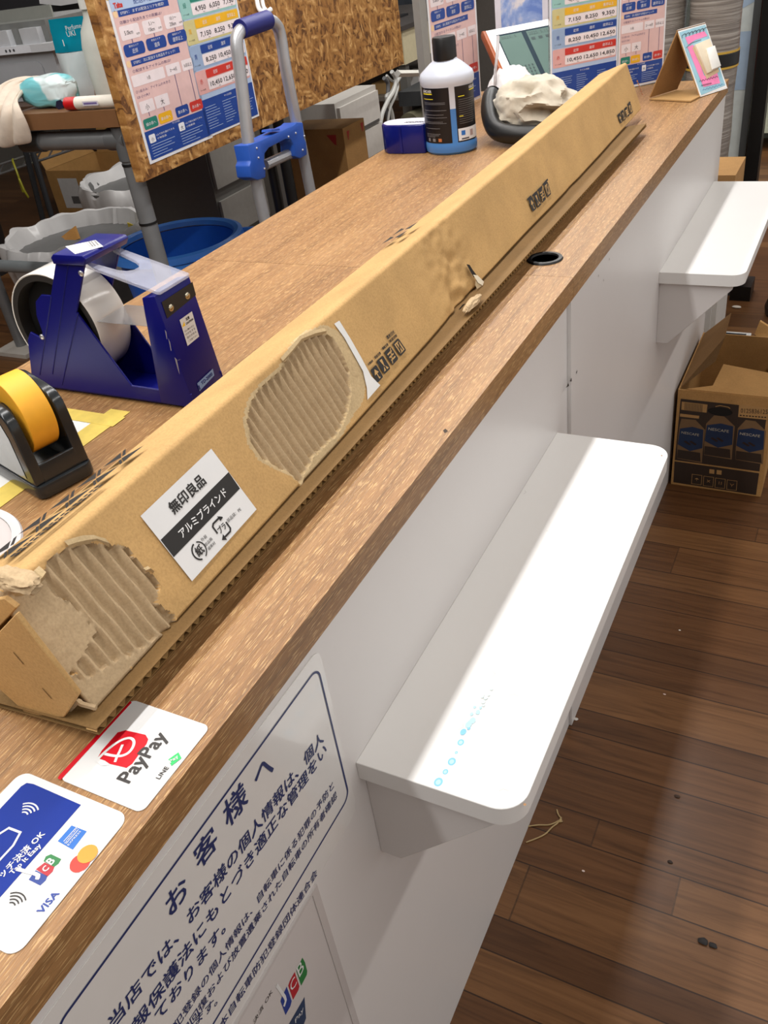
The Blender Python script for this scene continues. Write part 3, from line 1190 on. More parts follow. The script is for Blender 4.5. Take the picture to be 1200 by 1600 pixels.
S.poly([cc(-120, 880), cc(-60, 1000), cc(0, 922), cc(362, 508), cc(150, 415), cc(120, 410), cc(95, 425), cc(-60, 590)], BLUEP, 0)
for k, r in enumerate((0.0042, 0.0066, 0.0090, 0.0114)):
    o = Vector(cc(88, 560))
    S.arc(o.x, o.y - 0.002, r, -38, 42, 0.0011, WHITE, 1, 8)
    o = Vector(cc(30, 965))
    S.arc(o.x, o.y - 0.002, r * 0.92, -38, 42, 0.0009, DKTXT, 1, 8)
S.line([cc(-60, 700), cc(-20, 650), cc(40, 612), cc(92, 632), cc(60, 690), cc(-5, 760)], 0.0017, WHITE, 1)
ct('タッチ決済 OK', (-25, 875), (205, 640), None, WHITE, 1.0, 1, 0.02)
ct('Tap It Easy', (62, 825), (192, 695), None, WHITE, 1.0, 1, 0.02)
AMX = mat((26, 104, 190), 0.4)
S.poly([cc(258, 670), cc(320, 600), cc(388, 626), cc(325, 708)], AMX, 0)
for a, b in (((285, 672), (345, 606)), ((296, 682), (352, 618))):
    S.line([cc(*a), cc(*b)], 0.0005, WHITE, 1)
ct('AMERICAN', (292, 684), (348, 616), None, WHITE, 0.7, 2, 0.0)
ct('EXPRESS', (308, 692), (364, 628), None, WHITE, 0.7, 2, 0.0)
JB, JR, JG = mat((26, 58, 138), 0.4), mat((176, 30, 46), 0.4), mat((30, 120, 60), 0.4)
S.poly([cc(128, 842), cc(160, 800), cc(212, 826), cc(205, 845), cc(180, 868)], JB, 0)
S.poly([cc(160, 796), cc(200, 765), cc(243, 785), cc(236, 805), cc(212, 828)], JR, 0)
S.poly([cc(195, 760), cc(205, 738), cc(228, 728), cc(274, 750), cc(262, 770), cc(242, 785)], JG, 0)
ct('J', (172, 842), (188, 818), None, WHITE, 1.3, 1, 0.02)
ct('C', (204, 810), (222, 792), None, WHITE, 1.2, 1, 0.02)
ct('B', (230, 778), (248, 760), None, WHITE, 1.2, 1, 0.02)
o = Vector(cc(358, 768))
S.poly([cc(300, 790), cc(370, 685), cc(440, 700), cc(365, 812)], mat((246, 244, 240), 0.4), 0)
S.disc(o.x, o.y, 0.0068, mat((228, 50, 36), 0.4), 1)
o2 = Vector(cc(392, 728))
S.disc(o2.x, o2.y, 0.0068, mat((244, 148, 40), 0.4), 2)
S.poly([cc(140, 965), cc(230, 865), cc(295, 895), cc(205, 1010)], mat((246, 245, 242), 0.4), 0)
ct('VISA', (188, 998), (268, 905), None, mat((28, 58, 140), 0.4), 0.95, 1, 0.03)
S.build('printed_logo', t)

# laminated notice on the front panel
t = thing('notice_sheet', 'laminated white notice with dark blue Japanese writing on the front panel of the counter', 'notice', (-0.0095, 0.27, 0.83))
bm = B()
zs = [(0.0, 0.944), (1, 0.706)]
pts = [(y, z) for y, z in rrect2(0.060, 0.706, 0.4445, 0.945, 0.012, 6)]
obj('laminate', prism(B(), [(-0.0098, y, z) for y, z in pts], (0.0008, 0, 0)), mat((220, 217, 214), 0.16, var=0.008, coat=0.3), t, smooth=False)
S = Sheet((-0.0089, 0.27, 0.83), (0, 1, 0), (0, 0, 1), 0.00015)


def zz(a, b):
    return (100 + a * 0.416667, 1000 + b * 0.416667)


S.line(rrect2(0.100 - 0.27, 0.740 - 0.83, 0.4365 - 0.27, 0.929 - 0.83, 0.012, 6), 0.0024, NOTICE, 1, True)
S.pxtext('お', zz(400, 1040), zz(470, 945), NOTICE, 1.0, 1, 0.012)
S.pxtext('客', zz(508, 868), zz(582, 765), NOTICE, 1.0, 1, 0.012)
S.pxtext('様', zz(615, 712), zz(692, 610), NOTICE, 1.0, 1, 0.012)
S.pxtext('へ', zz(716, 552), zz(785, 490), NOTICE, 1.0, 1, 0.012)
S.pxtext('当店では、お客様の個人情報は、個人', zz(184, 1466), zz(974, 380), NOTICE, 1.0, 1, 0.012)
S.pxtext('報保護法にもとづき適正な管理をい', zz(272, 1478), zz(986, 424), NOTICE, 1.0, 1, 0.012)
S.pxtext('ております。', zz(350, 1440), zz(606, 1090), NOTICE, 1.0, 1, 0.012)
S.pxtext('犯登録の個人情報は、自転車に係る犯罪の予防と', zz(418, 1468), zz(1012, 552), NOTICE, 1.0, 1, 0.006)
S.pxtext('期回復および放置遺棄された自転車の所有者確認', zz(446, 1500), zz(1024, 590), NOTICE, 1.0, 1, 0.006)
S.pxtext('ます。', zz(492, 1450), zz(574, 1366), NOTICE, 0.9, 1, 0.006)
S.pxtext('日本自転車防犯登録団体連合会', zz(560, 1514), zz(950, 880), NOTICE, 1.0, 1, 0.006)
S.build('printed_text', t)
t = thing('sign_holder', 'clear pocket with a card payment leaflet hung below the laminated notice', 'sign', (-0.0085, 0.27, 0.58))
obj('pocket', box(B(), -0.0098, -0.0080, 0.155, 0.3545, 0.40, 0.7045), mat((204, 198, 196), 0.15, var=0.008), t, bevel=0.0006, seg=1)
obj('clear_edge', box(box(B(), -0.0079, -0.0070, 0.3450, 0.3548, 0.40, 0.7045), -0.0079, -0.0070, 0.155, 0.3449, 0.700, 0.7046), mat((196, 190, 188), 0.12, var=0.01), t)
S = Sheet((-0.0080, 0.27, 0.58), (0, 1, 0), (0, 0, 1), 0.0002)


def hh(a, b):
    return S.px((400 + a * 0.2, 1280 + b * 0.2))


S.poly([hh(362, 1080), hh(382, 1120), hh(399, 1185), hh(396, 1215), hh(352, 1300), hh(314, 1185)], JG, 0)
S.poly([hh(301, 1193), hh(338, 1305), hh(330, 1335), hh(289, 1410), hh(251, 1300), hh(262, 1265)], JR, 0)
S.poly([hh(239, 1308), hh(278, 1420), hh(268, 1460), hh(230, 1530), hh(190, 1420), hh(200, 1390)], JB, 0)
for a, b, ch in (((338, 1235), (376, 1165), 'B'), ((278, 1352), (318, 1280), 'C'), ((218, 1470), (250, 1405), 'J')):
    S.pxtext(ch, (400 + a[0] * 0.2, 1280 + a[1] * 0.2), (400 + b[0] * 0.2, 1280 + b[1] * 0.2), WHITE, 1.3, 1)
S.poly([hh(378, 1388), hh(390, 1555), hh(350, 1660), hh(250, 1610)], mat((30, 58, 92), 0.4), 0)
S.pxtext('Pay', (400 + 308 * 0.2, 1280 + 1605 * 0.2), (400 + 372 * 0.2, 1280 + 1500 * 0.2), WHITE, 0.8, 1)
S.pxtext('決済 OK', (400 - 15 * 0.2, 1280 + 1605 * 0.2), (400 + 130 * 0.2, 1280 + 1350 * 0.2), DKTXT, 0.9, 1)
S.build('printed_text', t)

# ================================================================== BLUE PACKING TAPE DISPENSER
def xz(pts, y):
    return [ony(px, py, y) for px, py in pts]


t = thing('tape_dispenser', 'navy blue metal packing tape dispenser with clear cover beside the long box', 'tape dispenser', (-0.49, 0.745, 1.0))
PL = [(-0.618, 1.012), (-0.594, 1.075), (-0.583, 1.087), (-0.567, 1.080), (-0.560, 1.088), (-0.559, 1.112), (-0.551, 1.131), (-0.536, 1.141), (-0.517, 1.141), (-0.489, 1.184), (-0.442, 1.184), (-0.483, 1.120), (-0.431, 1.024), (-0.389, 1.023), (-0.367, 1.146), (-0.348, 1.149), (-0.3355, 1.006), (-0.6190, 1.006)]
PL = [(-0.618, 1.012), (-0.594, 1.075), (-0.583, 1.087), (-0.567, 1.080), (-0.560, 1.088), (-0.559, 1.112), (-0.551, 1.131), (-0.536, 1.141), (-0.519, 1.141), (-0.490, 1.184), (-0.442, 1.184), (-0.484, 1.121), (-0.431, 1.025), (-0.3350, 1.024), (-0.3350, 1.006), (-0.6190, 1.006)]
for y in (0.7128, 0.7762):
    obj('side_plate', prism(B(), [(x, y, z) for x, z in PL], (0, 0.0030, 0)), NAVY, t, bevel=0.0007, seg=1)
# pressed ridges on the near plate
NAVY2 = NAVY
bm = B()
for (pa_, pb_) in (((322, 600), (226, 1258)), ((462, 340), (332, 1248)), ((545, 740), (412, 1338))):
    tube(bm, [ony(20 + pa_[0] * 0.1875, 350 + pa_[1] * 0.1875, 0.7129), ony(20 + pb_[0] * 0.1875, 350 + pb_[1] * 0.1875, 0.7129)], 0.0009, 6)
obj('plate_ridge', bm, NAVY, t)
# handle bar on top
hb = [(-0.4890, 1.1840), (-0.4900, 1.1920), (-0.4850, 1.1960), (-0.4370, 1.1960), (-0.4330, 1.1920), (-0.4390, 1.1840)]
obj('handle', prism(B(), [(x, 0.7085, z) for x, z in hb], (0, 0.0775, 0)), NAVY, t, bevel=0.0012, seg=2)
# base tray and front tower
obj('base', prism(B(), [(x, 0.7158, z) for x, z in ((-0.618, 1.003), (-0.618, 1.008), (-0.3375, 1.008), (-0.3375, 1.003))], (0, 0.0604, 0)), NAVY, t)
fp = [(-0.3892, 1.006), (-0.3675, 1.147), (-0.3475, 1.1500), (-0.3340, 1.004)]
obj('front_tower', prism(B(), [(x, 0.7126, z) for x, z in fp], (0, 0.0668, 0)), NAVY, t, bevel=0.0012, seg=2)
for xx, yy in ((-0.61, 0.72), (-0.61, 0.772), (-0.345, 0.72), (-0.345, 0.772)):
    obj('rubber_foot', lathe(B(), [(0.005, 0.0), (0.005, 0.0045)], (xx, yy, 1.0), 12), BLACK, t)
# front face frame for prints
fa = Vector((-0.3475, 0.7126, 1.1500))
fb = Vector((-0.3340, 0.7126, 1.004))
FS = Sheet(fa + (fb - fa) * 0.5 + Vector((0.0006, 0.0334, 0)), (0, 1, 0), fa - fb, 0.0003)


def z3(a, b):
    return FS.px((180 + a * 0.1875, 350 + b * 0.1875))


bl = [z3(385, 652), z3(642, 482), z3(672, 592), z3(432, 788)]
FS.poly(bl, mat((20, 18, 18), 0.5), 0)
FS.poly([z3(535, 800), z3(638, 727), z3(698, 938), z3(602, 1016)], WHITE, 0)
FS.poly([z3(556, 860), z3(572, 812), z3(582, 846)], mat((240, 196, 30), 0.5), 1)
FS.pxtext('注意', (180 + 590 * 0.1875, 350 + 806 * 0.1875), (180 + 618 * 0.1875, 350 + 786 * 0.1875), DKTXT, 1.0, 1, 0.03)
FS.pxtext('CAUTION', (180 + 590 * 0.1875, 350 + 840 * 0.1875), (180 + 648 * 0.1875, 350 + 798 * 0.1875), DKTXT, 1.0, 1, 0.03)
for k, (s_, e_) in enumerate((('刃に触れると', 0), ('けがをする', 0), ('恐れがある', 0), ('ご注意下さい', 0))):
    FS.pxtext(s_, (180 + (578 + k * 11) * 0.1875, 350 + (905 + k * 27) * 0.1875), (180 + (655 + k * 10) * 0.1875, 350 + (850 + k * 27) * 0.1875), DKTXT, 0.8, 1)
FS.poly([z3(682, 1328), z3(812, 1205), z3(824, 1262), z3(702, 1393)], mat((120, 150, 196), 0.35), 0)
FS.pxtext('TD-2000', (180 + 722 * 0.1875, 350 + 1342 * 0.1875), (180 + 810 * 0.1875, 350 + 1258 * 0.1875), NAVY, 0.9, 1, 0.02)
FS.line([z3(692, 1345), z3(706, 1380)], 0.002, NAVY, 1)
WEAR = mat((150, 152, 158), 0.5)
for q in ([(412, 880), (424, 900), (432, 960), (428, 960), (420, 920)], [(440, 950), (462, 1055), (468, 1058), (455, 985)], [(492, 1110), (512, 1130), (530, 1220), (535, 1255), (520, 1210)], [(508, 1140), (548, 1125), (528, 1135)]):
    FS.poly([z3(*p) for p in q], WEAR, 0)
FS.build('label_print', t)
for a, b in ((466, 700), (602, 598)):
    p = FS.o + FS.u * z3(a, b)[0] + FS.v * z3(a, b)[1]
    bm = B()
    bmesh.ops.create_uvsphere(bm, u_segments=14, v_segments=8, radius=0.0045)
    for v in bm.verts:
        v.co.x *= 0.5
    bmesh.ops.translate(bm, verts=bm.verts, vec=p)
    obj('screw', bm, SCREW, t)
for x, z in ((-0.4525, 1.173), (-0.563, 1.082)):
    bm = B()
    bmesh.ops.create_uvsphere(bm, u_segments=12, v_segments=8, radius=0.0038)
    for v in bm.verts:
        v.co.y *= 0.5
    bmesh.ops.translate(bm, verts=bm.verts, vec=(x, 0.7122, z))
    obj('screw', bm, mat((200, 200, 206), 0.3, 0.8), t)
# clear cover with its U-shaped cut-out
CLEAR = mat((196, 198, 214), 0.12, alpha=0.34, spec=0.6, var=0.10, scale=60)
ca, cb = Vector((-0.4480, 0, 1.1790)), Vector((-0.3425, 0, 1.1500))


def cov(s, y):
    p = ca.lerp(cb, s)
    return Vector((p.x, y, p.z))


cut = [(0.0, 0.7160), (0.0, 0.7245), (0.36, 0.7300), (0.44, 0.7345), (0.48, 0.7420), (0.48, 0.7510), (0.43, 0.7580), (0.36, 0.7615), (0.0, 0.7675), (0.0, 0.7762), (0.97, 0.7762), (1.0, 0.7740), (1.0, 0.7180), (0.97, 0.7160)]
obj('clear_cover', prism(B(), [cov(s_, y) for s_, y in cut], (0.0012, 0, 0.0040)), CLEAR, t, bevel=0.0005, seg=1)
# the roll
rc = Vector((-0.5370, 0.737, 1.0925))
rl = thing('tape_roll', 'thick roll of clear packing tape loaded in the navy blue dispenser', 'tape roll', tuple(rc))
obj('tape', lathe(B(), [(0.0722, -0.0185), (0.0735, -0.0190), (0.0745, -0.0175), (0.0745, 0.0355), (0.0735, 0.0370), (0.0722, 0.0370), (0.0722, -0.0185)], rc, 64, 'Y'), mat((214, 210, 204), 0.16, spec=0.6, var=0.03, scale=12), rl)
obj('core', lathe(B(), [(0.064, -0.0185), (0.0721, -0.0185), (0.0721, 0.0370), (0.064, 0.0370), (0.064, -0.0185)], rc, 48, 'Y'), mat((30, 26, 24), 0.6), rl)
obj('tape_end', box(B(), -0.4610, -0.366, 0.7195, 0.7740, 1.1075, 1.1078), mat((220, 222, 226), 0.15, trans=0.9), rl)
obj('roller_hub', lathe(B(), [(0.0, -0.0050), (0.056, -0.0050), (0.0612, -0.0020), (0.0612, 0.034), (0.0, 0.034)], rc, 40, 'Y'), BLACK, t)
# white stock label on the handle
S = Sheet((-0.462, 0.745, 1.1960), (0, 1, 0), (-1, 0, 0), 0.0002)


def z2(a, b):
    return (20 + a * 0.1875, 350 + b * 0.1875)


S.pxpoly([z2(437, 188), z2(520, 252), z2(755, 188), z2(690, 135)], WHITE, 0)
for k in range(11):
    a = Vector(S.px(z2(612 + k * 8, 152 - k * 1.2)))
    b = Vector(S.px(z2(650 + k * 7.4, 196 - k * 1.8)))
    if k % 3 != 1:
        S.line([a, b], 0.0004 + 0.0003 * (k % 2), DKTXT, 1)
S.pxtext('11', z2(590, 195), z2(606, 190), DKTXT, 1.0, 1)
S.pxtext('2160', z2(515, 232), z2(540, 225), DKTXT, 1.0, 1)
S.build('stock_label', t)

# ================================================================== BLACK TABLE TAPE DISPENSER
DA = Vector((-0.3788, 0.4946, 1.0))
DW = Vector((0.2738, 0.9618, 0.0))
DL = Vector((-0.9618, 0.2738, 0.0))


def D(l, w, z):
    return DA + DL * l + DW * w + Vector((0, 0, z))


DISP = mat((34, 38, 41), 0.22, spec=0.5, var=0.05, scale=12)
WD = 0.0665
t = thing('tape_dispenser', 'dark grey plastic desk tape dispenser standing on the taped down paper', 'tape dispenser', tuple(D(0.09, WD / 2, 0)))
foot = [(l, w) for l, w in rrect2(0.0, -0.002, 0.185, WD + 0.002, 0.011, 5)]
obj('foot', prism(B(), [D(l, w, 0.0015) for l, w in foot], (0, 0, 0.0165)), DISP, t, bevel=0.0025, seg=2)
side = [(0.0045, 0.018), (0.0070, 0.045), (0.0100, 0.078), (0.0130, 0.093), (0.0200, 0.102), (0.0330, 0.1065), (0.0580, 0.1095), (0.0840, 0.1120), (0.0960, 0.1100), (0.1060, 0.1000), (0.1250, 0.0640), (0.1420, 0.0520), (0.1600, 0.0560), (0.1760, 0.0660), (0.1800, 0.0640), (0.1760, 0.018)]
for w in (0.0, WD - 0.0125):
    obj('side_wall', prism(B(), [D(l, w, z) for l, z in side], DW * 0.0125), DISP, t, bevel=0.0035, seg=3)
obj('front_block', prism(B(), [D(l, 0.010, z) for l, z in ((0.0045, 0.016), (0.0070, 0.0385), (0.0090, 0.0400), (0.0170, 0.0360), (0.0300, 0.0200), (0.0300, 0.016))], DW * (WD - 0.020)), DISP, t, bevel=0.0010, seg=2)
obj('rear_block', prism(B(), [D(l, 0.010, z) for l, z in ((0.130, 0.016), (0.130, 0.046), (0.172, 0.052), (0.176, 0.016))], DW * (WD - 0.020)), DISP, t)
obj('blade', prism(B(), [D(l, 0.014, z) for l, z in ((0.176, 0.055), (0.190, 0.066), (0.191, 0.064), (0.180, 0.052))], DW * (WD - 0.028)), STEEL, t)
obj('hub', prism(B(), [], (0, 0, 0)) if False else tube(B(), [D(0.050, 0.013, 0.083), D(0.050, WD - 0.013, 0.083)], 0.0150, 24), BLACK, t)
S = Sheet(D(0.085, -0.0002, 0.055), -DL, (0, 0, 1), 0.0004)
S.poly([(-0.085, -0.033), (0.062, -0.033), (0.060, 0.018), (0.052, 0.036), (0.034, 0.043), (-0.005, 0.045), (-0.018, 0.034), (-0.035, 0.000), (-0.055, -0.006), (-0.085, 0.004)], mat((120, 124, 128), 0.12, spec=0.6), 0)
S.build('side_cover', t)
m0 = Vector(D(0.050, WD / 2, 0.083))
bm = lathe(B(), [(0.0185, -0.0155), (0.0435, -0.0155), (0.0440, -0.0150), (0.0440, 0.0150), (0.0435, 0.0155), (0.0185, 0.0155), (0.0185, -0.0155)], (0, 0, 0), 56, 'X')
q = Vector((1, 0, 0)).rotation_difference(DW).to_matrix()
for v in bm.verts:
    v.co = q @ v.co + m0
rl = thing('tape_roll', 'yellow roll of masking tape held in the dark grey dispenser', 'tape roll', tuple(m0))
YEL = mat((236, 172, 44), 0.55, var=0.05, scale=60)
obj('tape', bm, YEL, rl)
pts = [D(0.062, WD / 2 - 0.0155, 0.1255), D(0.110, WD / 2 - 0.0155, 0.0905), D(0.183, WD / 2 - 0.0155, 0.0675)]
obj('tape_end', prism(B(), [p for p in pts] + [p - Vector((0, 0, 0.0004)) for p in reversed(pts)], DW * 0.031), mat((238, 214, 120), 0.5), rl)
obj('core', tube(B(), [m0 - DW * 0.0150, m0 + DW * 0.0150], 0.0182, 30), mat((96, 82, 66), 0.7), rl)

# paper taped down under the dispenser
t = thing('paper_sheet', 'white paper fixed to the worktop with yellow tape under the dark grey tape dispenser', 'paper', (-0.56, 0.58, 1.0))
obj('sheet', box(B(), -0.70, -0.437, 0.474, 0.664, 1.0001, 1.0004), PAPERW, t, smooth=False)
YT = mat((222, 196, 96), 0.5, var=0.06, scale=80, trans=0.0)
obj('tape_strip', box(B(), -0.4560, -0.4230, 0.40, 0.690, 1.0005, 1.0008), YT, t, smooth=False)
obj('tape_strip', box(B(), -0.70, -0.4190, 0.652, 0.676, 1.0008, 1.0011), YT, t, smooth=False)

# translucent round tub at the left edge
t = thing('plastic_tub', 'translucent round plastic tub cut off by the left edge of the photo', 'tub', (-0.34, 0.325, 1.0))
TUBM = mat((226, 222, 222), 0.3, trans=0.35, var=0.02)
obj('bowl', lathe(B(), [(0.0, 0.002), (0.066, 0.002), (0.074, 0.010), (0.079, 0.055), (0.0765, 0.055), (0.071, 0.012), (0.0, 0.006)], (-0.333, 0.3275, 1.0), 56), TUBM, t)
obj('rim', lathe(B(), [(0.0765, 0.0540), (0.0850, 0.0540), (0.0862, 0.0555), (0.0850, 0.0575), (0.0765, 0.0575), (0.0765, 0.0540)], (-0.333, 0.3275, 1.0), 64), TUBM, t)
obj('lid', lathe(B(), [(0.0, 0.0530), (0.0762, 0.0530), (0.0762, 0.0565), (0.070, 0.0550), (0.0, 0.0550)], (-0.333, 0.3275, 1.0), 56), mat((206, 198, 196), 0.35, trans=0.2, var=0.02), t)

# ================================================================== BOTTLE, BLUE CASE, BLACK HANDLE, CLOTH
bc = Vector((-0.512, 1.960, 1.0))
t = thing('cleaner_bottle', 'white cleaner bottle with black cap, black labels and blue liquid on the far worktop', 'bottle', tuple(bc))
liq = 0.098
MILK = mat((214, 220, 234), 0.35, trans=0.12, var=0.01)
BLIQ = mat((72, 124, 186), 0.25, var=0.03, scale=8)
prof = [(0.0, 0.0), (0.055, 0.0), (0.0605, 0.005), (0.0615, 0.012), (0.0615, 0.022), (0.0595, 0.026), (0.0595, liq)]
obj('liquid_body', lathe(B(), prof, bc, 56, sx=1.0, sy=0.82), BLIQ, t)
prof = [(0.0595, liq), (0.0595, 0.143), (0.0625, 0.147), (0.0630, 0.160), (0.0600, 0.168), (0.036, 0.187), (0.0275, 0.192), (0.0250, 0.200), (0.0, 0.200)]
obj('body', lathe(B(), prof, bc, 56, sx=1.0, sy=0.82), MILK, t)
bm = lathe(B(), [(0.0, 0.193), (0.0260, 0.193), (0.0265, 0.196), (0.0262, 0.234), (0.0245, 0.238), (0.0, 0.238)], bc, 48)
obj('cap', bm, mat((20, 20, 22), 0.4), t)


def bottle_patch(a0, a1, z0, z1, m, r=0.0601, n=14):
    bm = B()
    prev = None
    for k in range(n + 1):
        a = math.radians(a0 + (a1 - a0) * k / n)
        row = [bm.verts.new(bc + Vector((r * math.cos(a), r * 0.82 * math.sin(a), z))) for z in (z0, z1)]
        if prev:
            f = bm.faces.new((prev[0], row[0], row[1], prev[1]))
        prev = row
    return bm


LBL = mat((18, 16, 20), 0.35)
# the camera looks from about -65 degrees
v0 = -66
l1 = obj('label', bottle_patch(v0 - 88, v0 - 2, 0.0265, 0.1425, LBL), LBL, t)
l2 = obj('label', bottle_patch(v0 + 11, v0 + 92, 0.0265, 0.1425, LBL), LBL, t)


def bottle_line(a0, a1, z, h, m, parent, r=0.0604):
    return bottle_patch(a0, a1, z, z + h, m, r, 24)


def merged(name, items, mats, parent):
    """items: (bmesh, material index); one printed layer."""
    bm = B()
    for b, mi_ in items:
        for f in b.faces:
            nv = [bm.verts.new(v.co) for v in f.verts]
            bm.faces.new(nv).material_index = mi_
        b.free()
    return obj(name, bm, mats, parent)


def bottle_text(txt, a0, z, w, h, parent):
    """Lettering bent round the bottle, starting at angle a0."""
    T = Sheet((0, 0, 0), (1, 0, 0), (0, 0, 1), 0.0)
    T.text(txt, 0, 0, h, mat((230, 230, 230), 0.5), 0, w=w, bold=0.02)
    r = 0.0605
    for v_ in T.bm.verts:
        a = math.radians(a0) + v_.co.x / r
        v_.co = bc + Vector((r * math.cos(a), r * 0.82 * math.sin(a), z + v_.co.z))
    obj('lettering', T.bm, T.mats, parent, smooth=False)


bottle_text('KÄRCHER', v0 - 72, 0.1332, 0.031, 0.0070, l1)
bottle_text('KÄRCHER', v0 + 50, 0.1332, 0.031, 0.0070, l2)
rows = [(bottle_line(v0 - 72, v0 - 42, 0.1295, 0.0022, None, None), 1), (bottle_line(v0 - 72, v0 - 40, 0.1195, 0.0013, None, None), 1)]
for k, (w_, zz_) in enumerate(((60, 0.112), (60, 0.109), (62, 0.096), (55, 0.087), (62, 0.081), (52, 0.072), (60, 0.069), (44, 0.058), (44, 0.046), (40, 0.043), (30, 0.040))):
    rows.append((bottle_line(v0 - 72, v0 - 72 + w_, zz_, 0.0009, None, None), 2))
for k in range(3):
    rows.append((bottle_line(v0 - 66 + k * 16, v0 - 58 + k * 16, 0.030, 0.007, None, None), 2 if k < 2 else 3))
merged('label_print', rows, [mat((230, 230, 230), 0.5), mat((236, 220, 40), 0.5), mat((120, 118, 120), 0.5), mat((190, 110, 60), 0.5)], l1)
rows = [(bottle_line(v0 + 50, v0 + 80, 0.1295, 0.0022, None, None), 1), (bottle_line(v0 + 18, v0 + 34, 0.121, 0.0014, None, None), 1), (bottle_line(v0 + 18, v0 + 28, 0.080, 0.0014, None, None), 1)]
for k in range(12):
    rows.append((bottle_line(v0 + 18, v0 + random.uniform(58, 80), 0.1145 - k * 0.0045, 0.0007, None, None), 2))
white_rows = [(bottle_line(v0 + 13, v0 + 90, 0.029, 0.026, None, None), 0)]
merged('label_print', rows, [mat((230, 230, 230), 0.5), mat((236, 220, 40), 0.5), mat((120, 118, 120), 0.5), mat((190, 110, 60), 0.5)], l2)
merged('white_label', white_rows, [mat((224, 226, 230), 0.5)], l2)
rows = [(bottle_patch(v0 + 20, v0 + 30, 0.040, 0.050, None, 0.0607, 4), 0), (bottle_patch(v0 + 44, v0 + 54, 0.036, 0.049, None, 0.0607, 4), 1), (bottle_patch(v0 + 20, v0 + 40, 0.031, 0.034, None, 0.0607, 4), 2)]
merged('label_print', rows, [mat((40, 110, 190), 0.5), mat((170, 150, 150), 0.5), mat((70, 70, 80), 0.5)], l2)

# blue case with a white printed top
t = thing('plastic_case', 'dark blue rounded case with white printed top left of the cleaner bottle', 'case', (-0.628, 1.970, 1.0))
pts = [(-0.055 + 0.062, 0.030), (0.062, -0.030), (0.057, -0.036)]
poly = [(0.060, 0.030), (0.060, -0.034), (0.055, -0.038), (0.0, -0.040), (-0.040, -0.036), (-0.058, -0.020), (-0.064, 0.0), (-0.058, 0.020), (-0.040, 0.032), (0.0, 0.038), (0.050, 0.036)]
CB = mat((14, 22, 104), 0.22, var=0.04)
obj('body', prism(B(), [(-0.628 + x, 1.970 + y, 1.0) for x, y in poly], (0, 0, 0.064)), CB, t, bevel=0.003, seg=2)
S = Sheet((-0.628, 1.970, 1.0642), (1, 0, 0), (0, 1, 0), 0.0003)
S.poly([(x * 0.93, y * 0.90) for x, y in poly], mat((212, 212, 224), 0.35), 0)
S.text('AMAZON', 0.000, -0.016, 0.010, DKTXT, 1, w=0.05, bold=0.03)
S.build('top_print', t)
obj('clasp', box(B(), -0.628 - 0.004, -0.628 + 0.002, 1.970 - 0.0415, 1.970 - 0.039, 1.004, 1.060), CB, t, bevel=0.0008)

# black curved handle under the cloth
t = thing('rubber_handle', 'black curved rubber handle lying under the crumpled cloth', 'handle', (-0.36, 2.06, 1.0))
hp = smooth_path([(-0.462, 2.110, 1.086), (-0.456, 2.080, 1.088), (-0.442, 2.035, 1.062), (-0.412, 1.995, 1.034), (-0.360, 1.975, 1.027), (-0.300, 1.975, 1.027), (-0.235, 1.995, 1.027)], 6)
obj('grip', tube(B(), hp, [0.0175 + 0.004 * math.sin(math.pi * k / (len(hp) - 1)) for k in range(len(hp))], 20), mat((16, 16, 17), 0.42), t)
obj('end_ring', tube(B(), [Vector((-0.466, 2.125, 1.083)), Vector((-0.460, 2.102, 1.088))], 0.0205, 24), mat((30, 30, 32), 0.2), t)
# clear bag of white tubes behind
t = thing('plastic_bag', 'clear bag of white material between the cleaner bottle and the cloth', 'bag', (-0.47, 2.26, 1.0))
bm = blob((-0.478, 2.285, 1.060), (0.062, 0.055, 0.060), 0.08, 1.6, 12, 4, flat=-0.0590)
for v in bm.verts:
    v.co += Vector((0, 0, 0.0025 * math.sin(v.co.x * 420)))
obj('bag_body', bm, mat((226, 224, 224), 0.22, spec=0.6, var=0.03), t)
tube_b = smooth_path([(-0.505, 2.24, 1.085), (-0.500, 2.235, 1.12), (-0.498, 2.25, 1.16), (-0.502, 2.27, 1.19)], 4)
obj('bag_neck', tube(B(), tube_b, 0.004, 8), mat((232, 230, 232), 0.15, trans=0.6), t)

# crumpled cloth
CLOTH = mat((190, 180, 162), 0.95, var=0.16, scale=30, bump=0.9, sheen=0.4)
cc_ = Vector((-0.338, 2.070, 1.070))
bm = blob(cc_, (0.088, 0.070, 0.052), 0.40, 1.7, 5, 5, flat=-0.050, ridged=True)
for v in bm.verts:
    d = v.co - cc_
    k = max(0.0, (d.x + 0.0) / 0.14)
    v.co.z -= 0.045 * k * k
    v.co += (d.normalized() if d.length > 1e-6 else Vector((0, 0, 1))) * (0.006 * (0.35 - abs(noise.noise(v.co * 26))) + 0.002 * noise.noise(v.co * 90))
    v.co.z = max(v.co.z, 1.036 - 0.015 * k)
o = obj('cleaning_cloth', bm, CLOTH, None, origin=(cc_.x, cc_.y, 1.0))
tag(o, 'crumpled beige cloth heaped on the black rubber handle behind the long box', 'cloth')

# ================================================================== PRICE POSTERS
TEAL, YELB, BLUB, REDB = mat((36, 128, 110), 0.4), mat((236, 178, 30), 0.4), mat((28, 66, 146), 0.4), mat((204, 54, 44), 0.4)
PINK = mat((226, 190, 186), 0.4)
PALEB = mat((176, 196, 226), 0.4)
POSW = mat((232, 232, 236), 0.35)
PINKW = mat((238, 226, 228), 0.4)
PURP = mat((96, 78, 120), 0.45)
NUM = mat((44, 42, 48), 0.45)


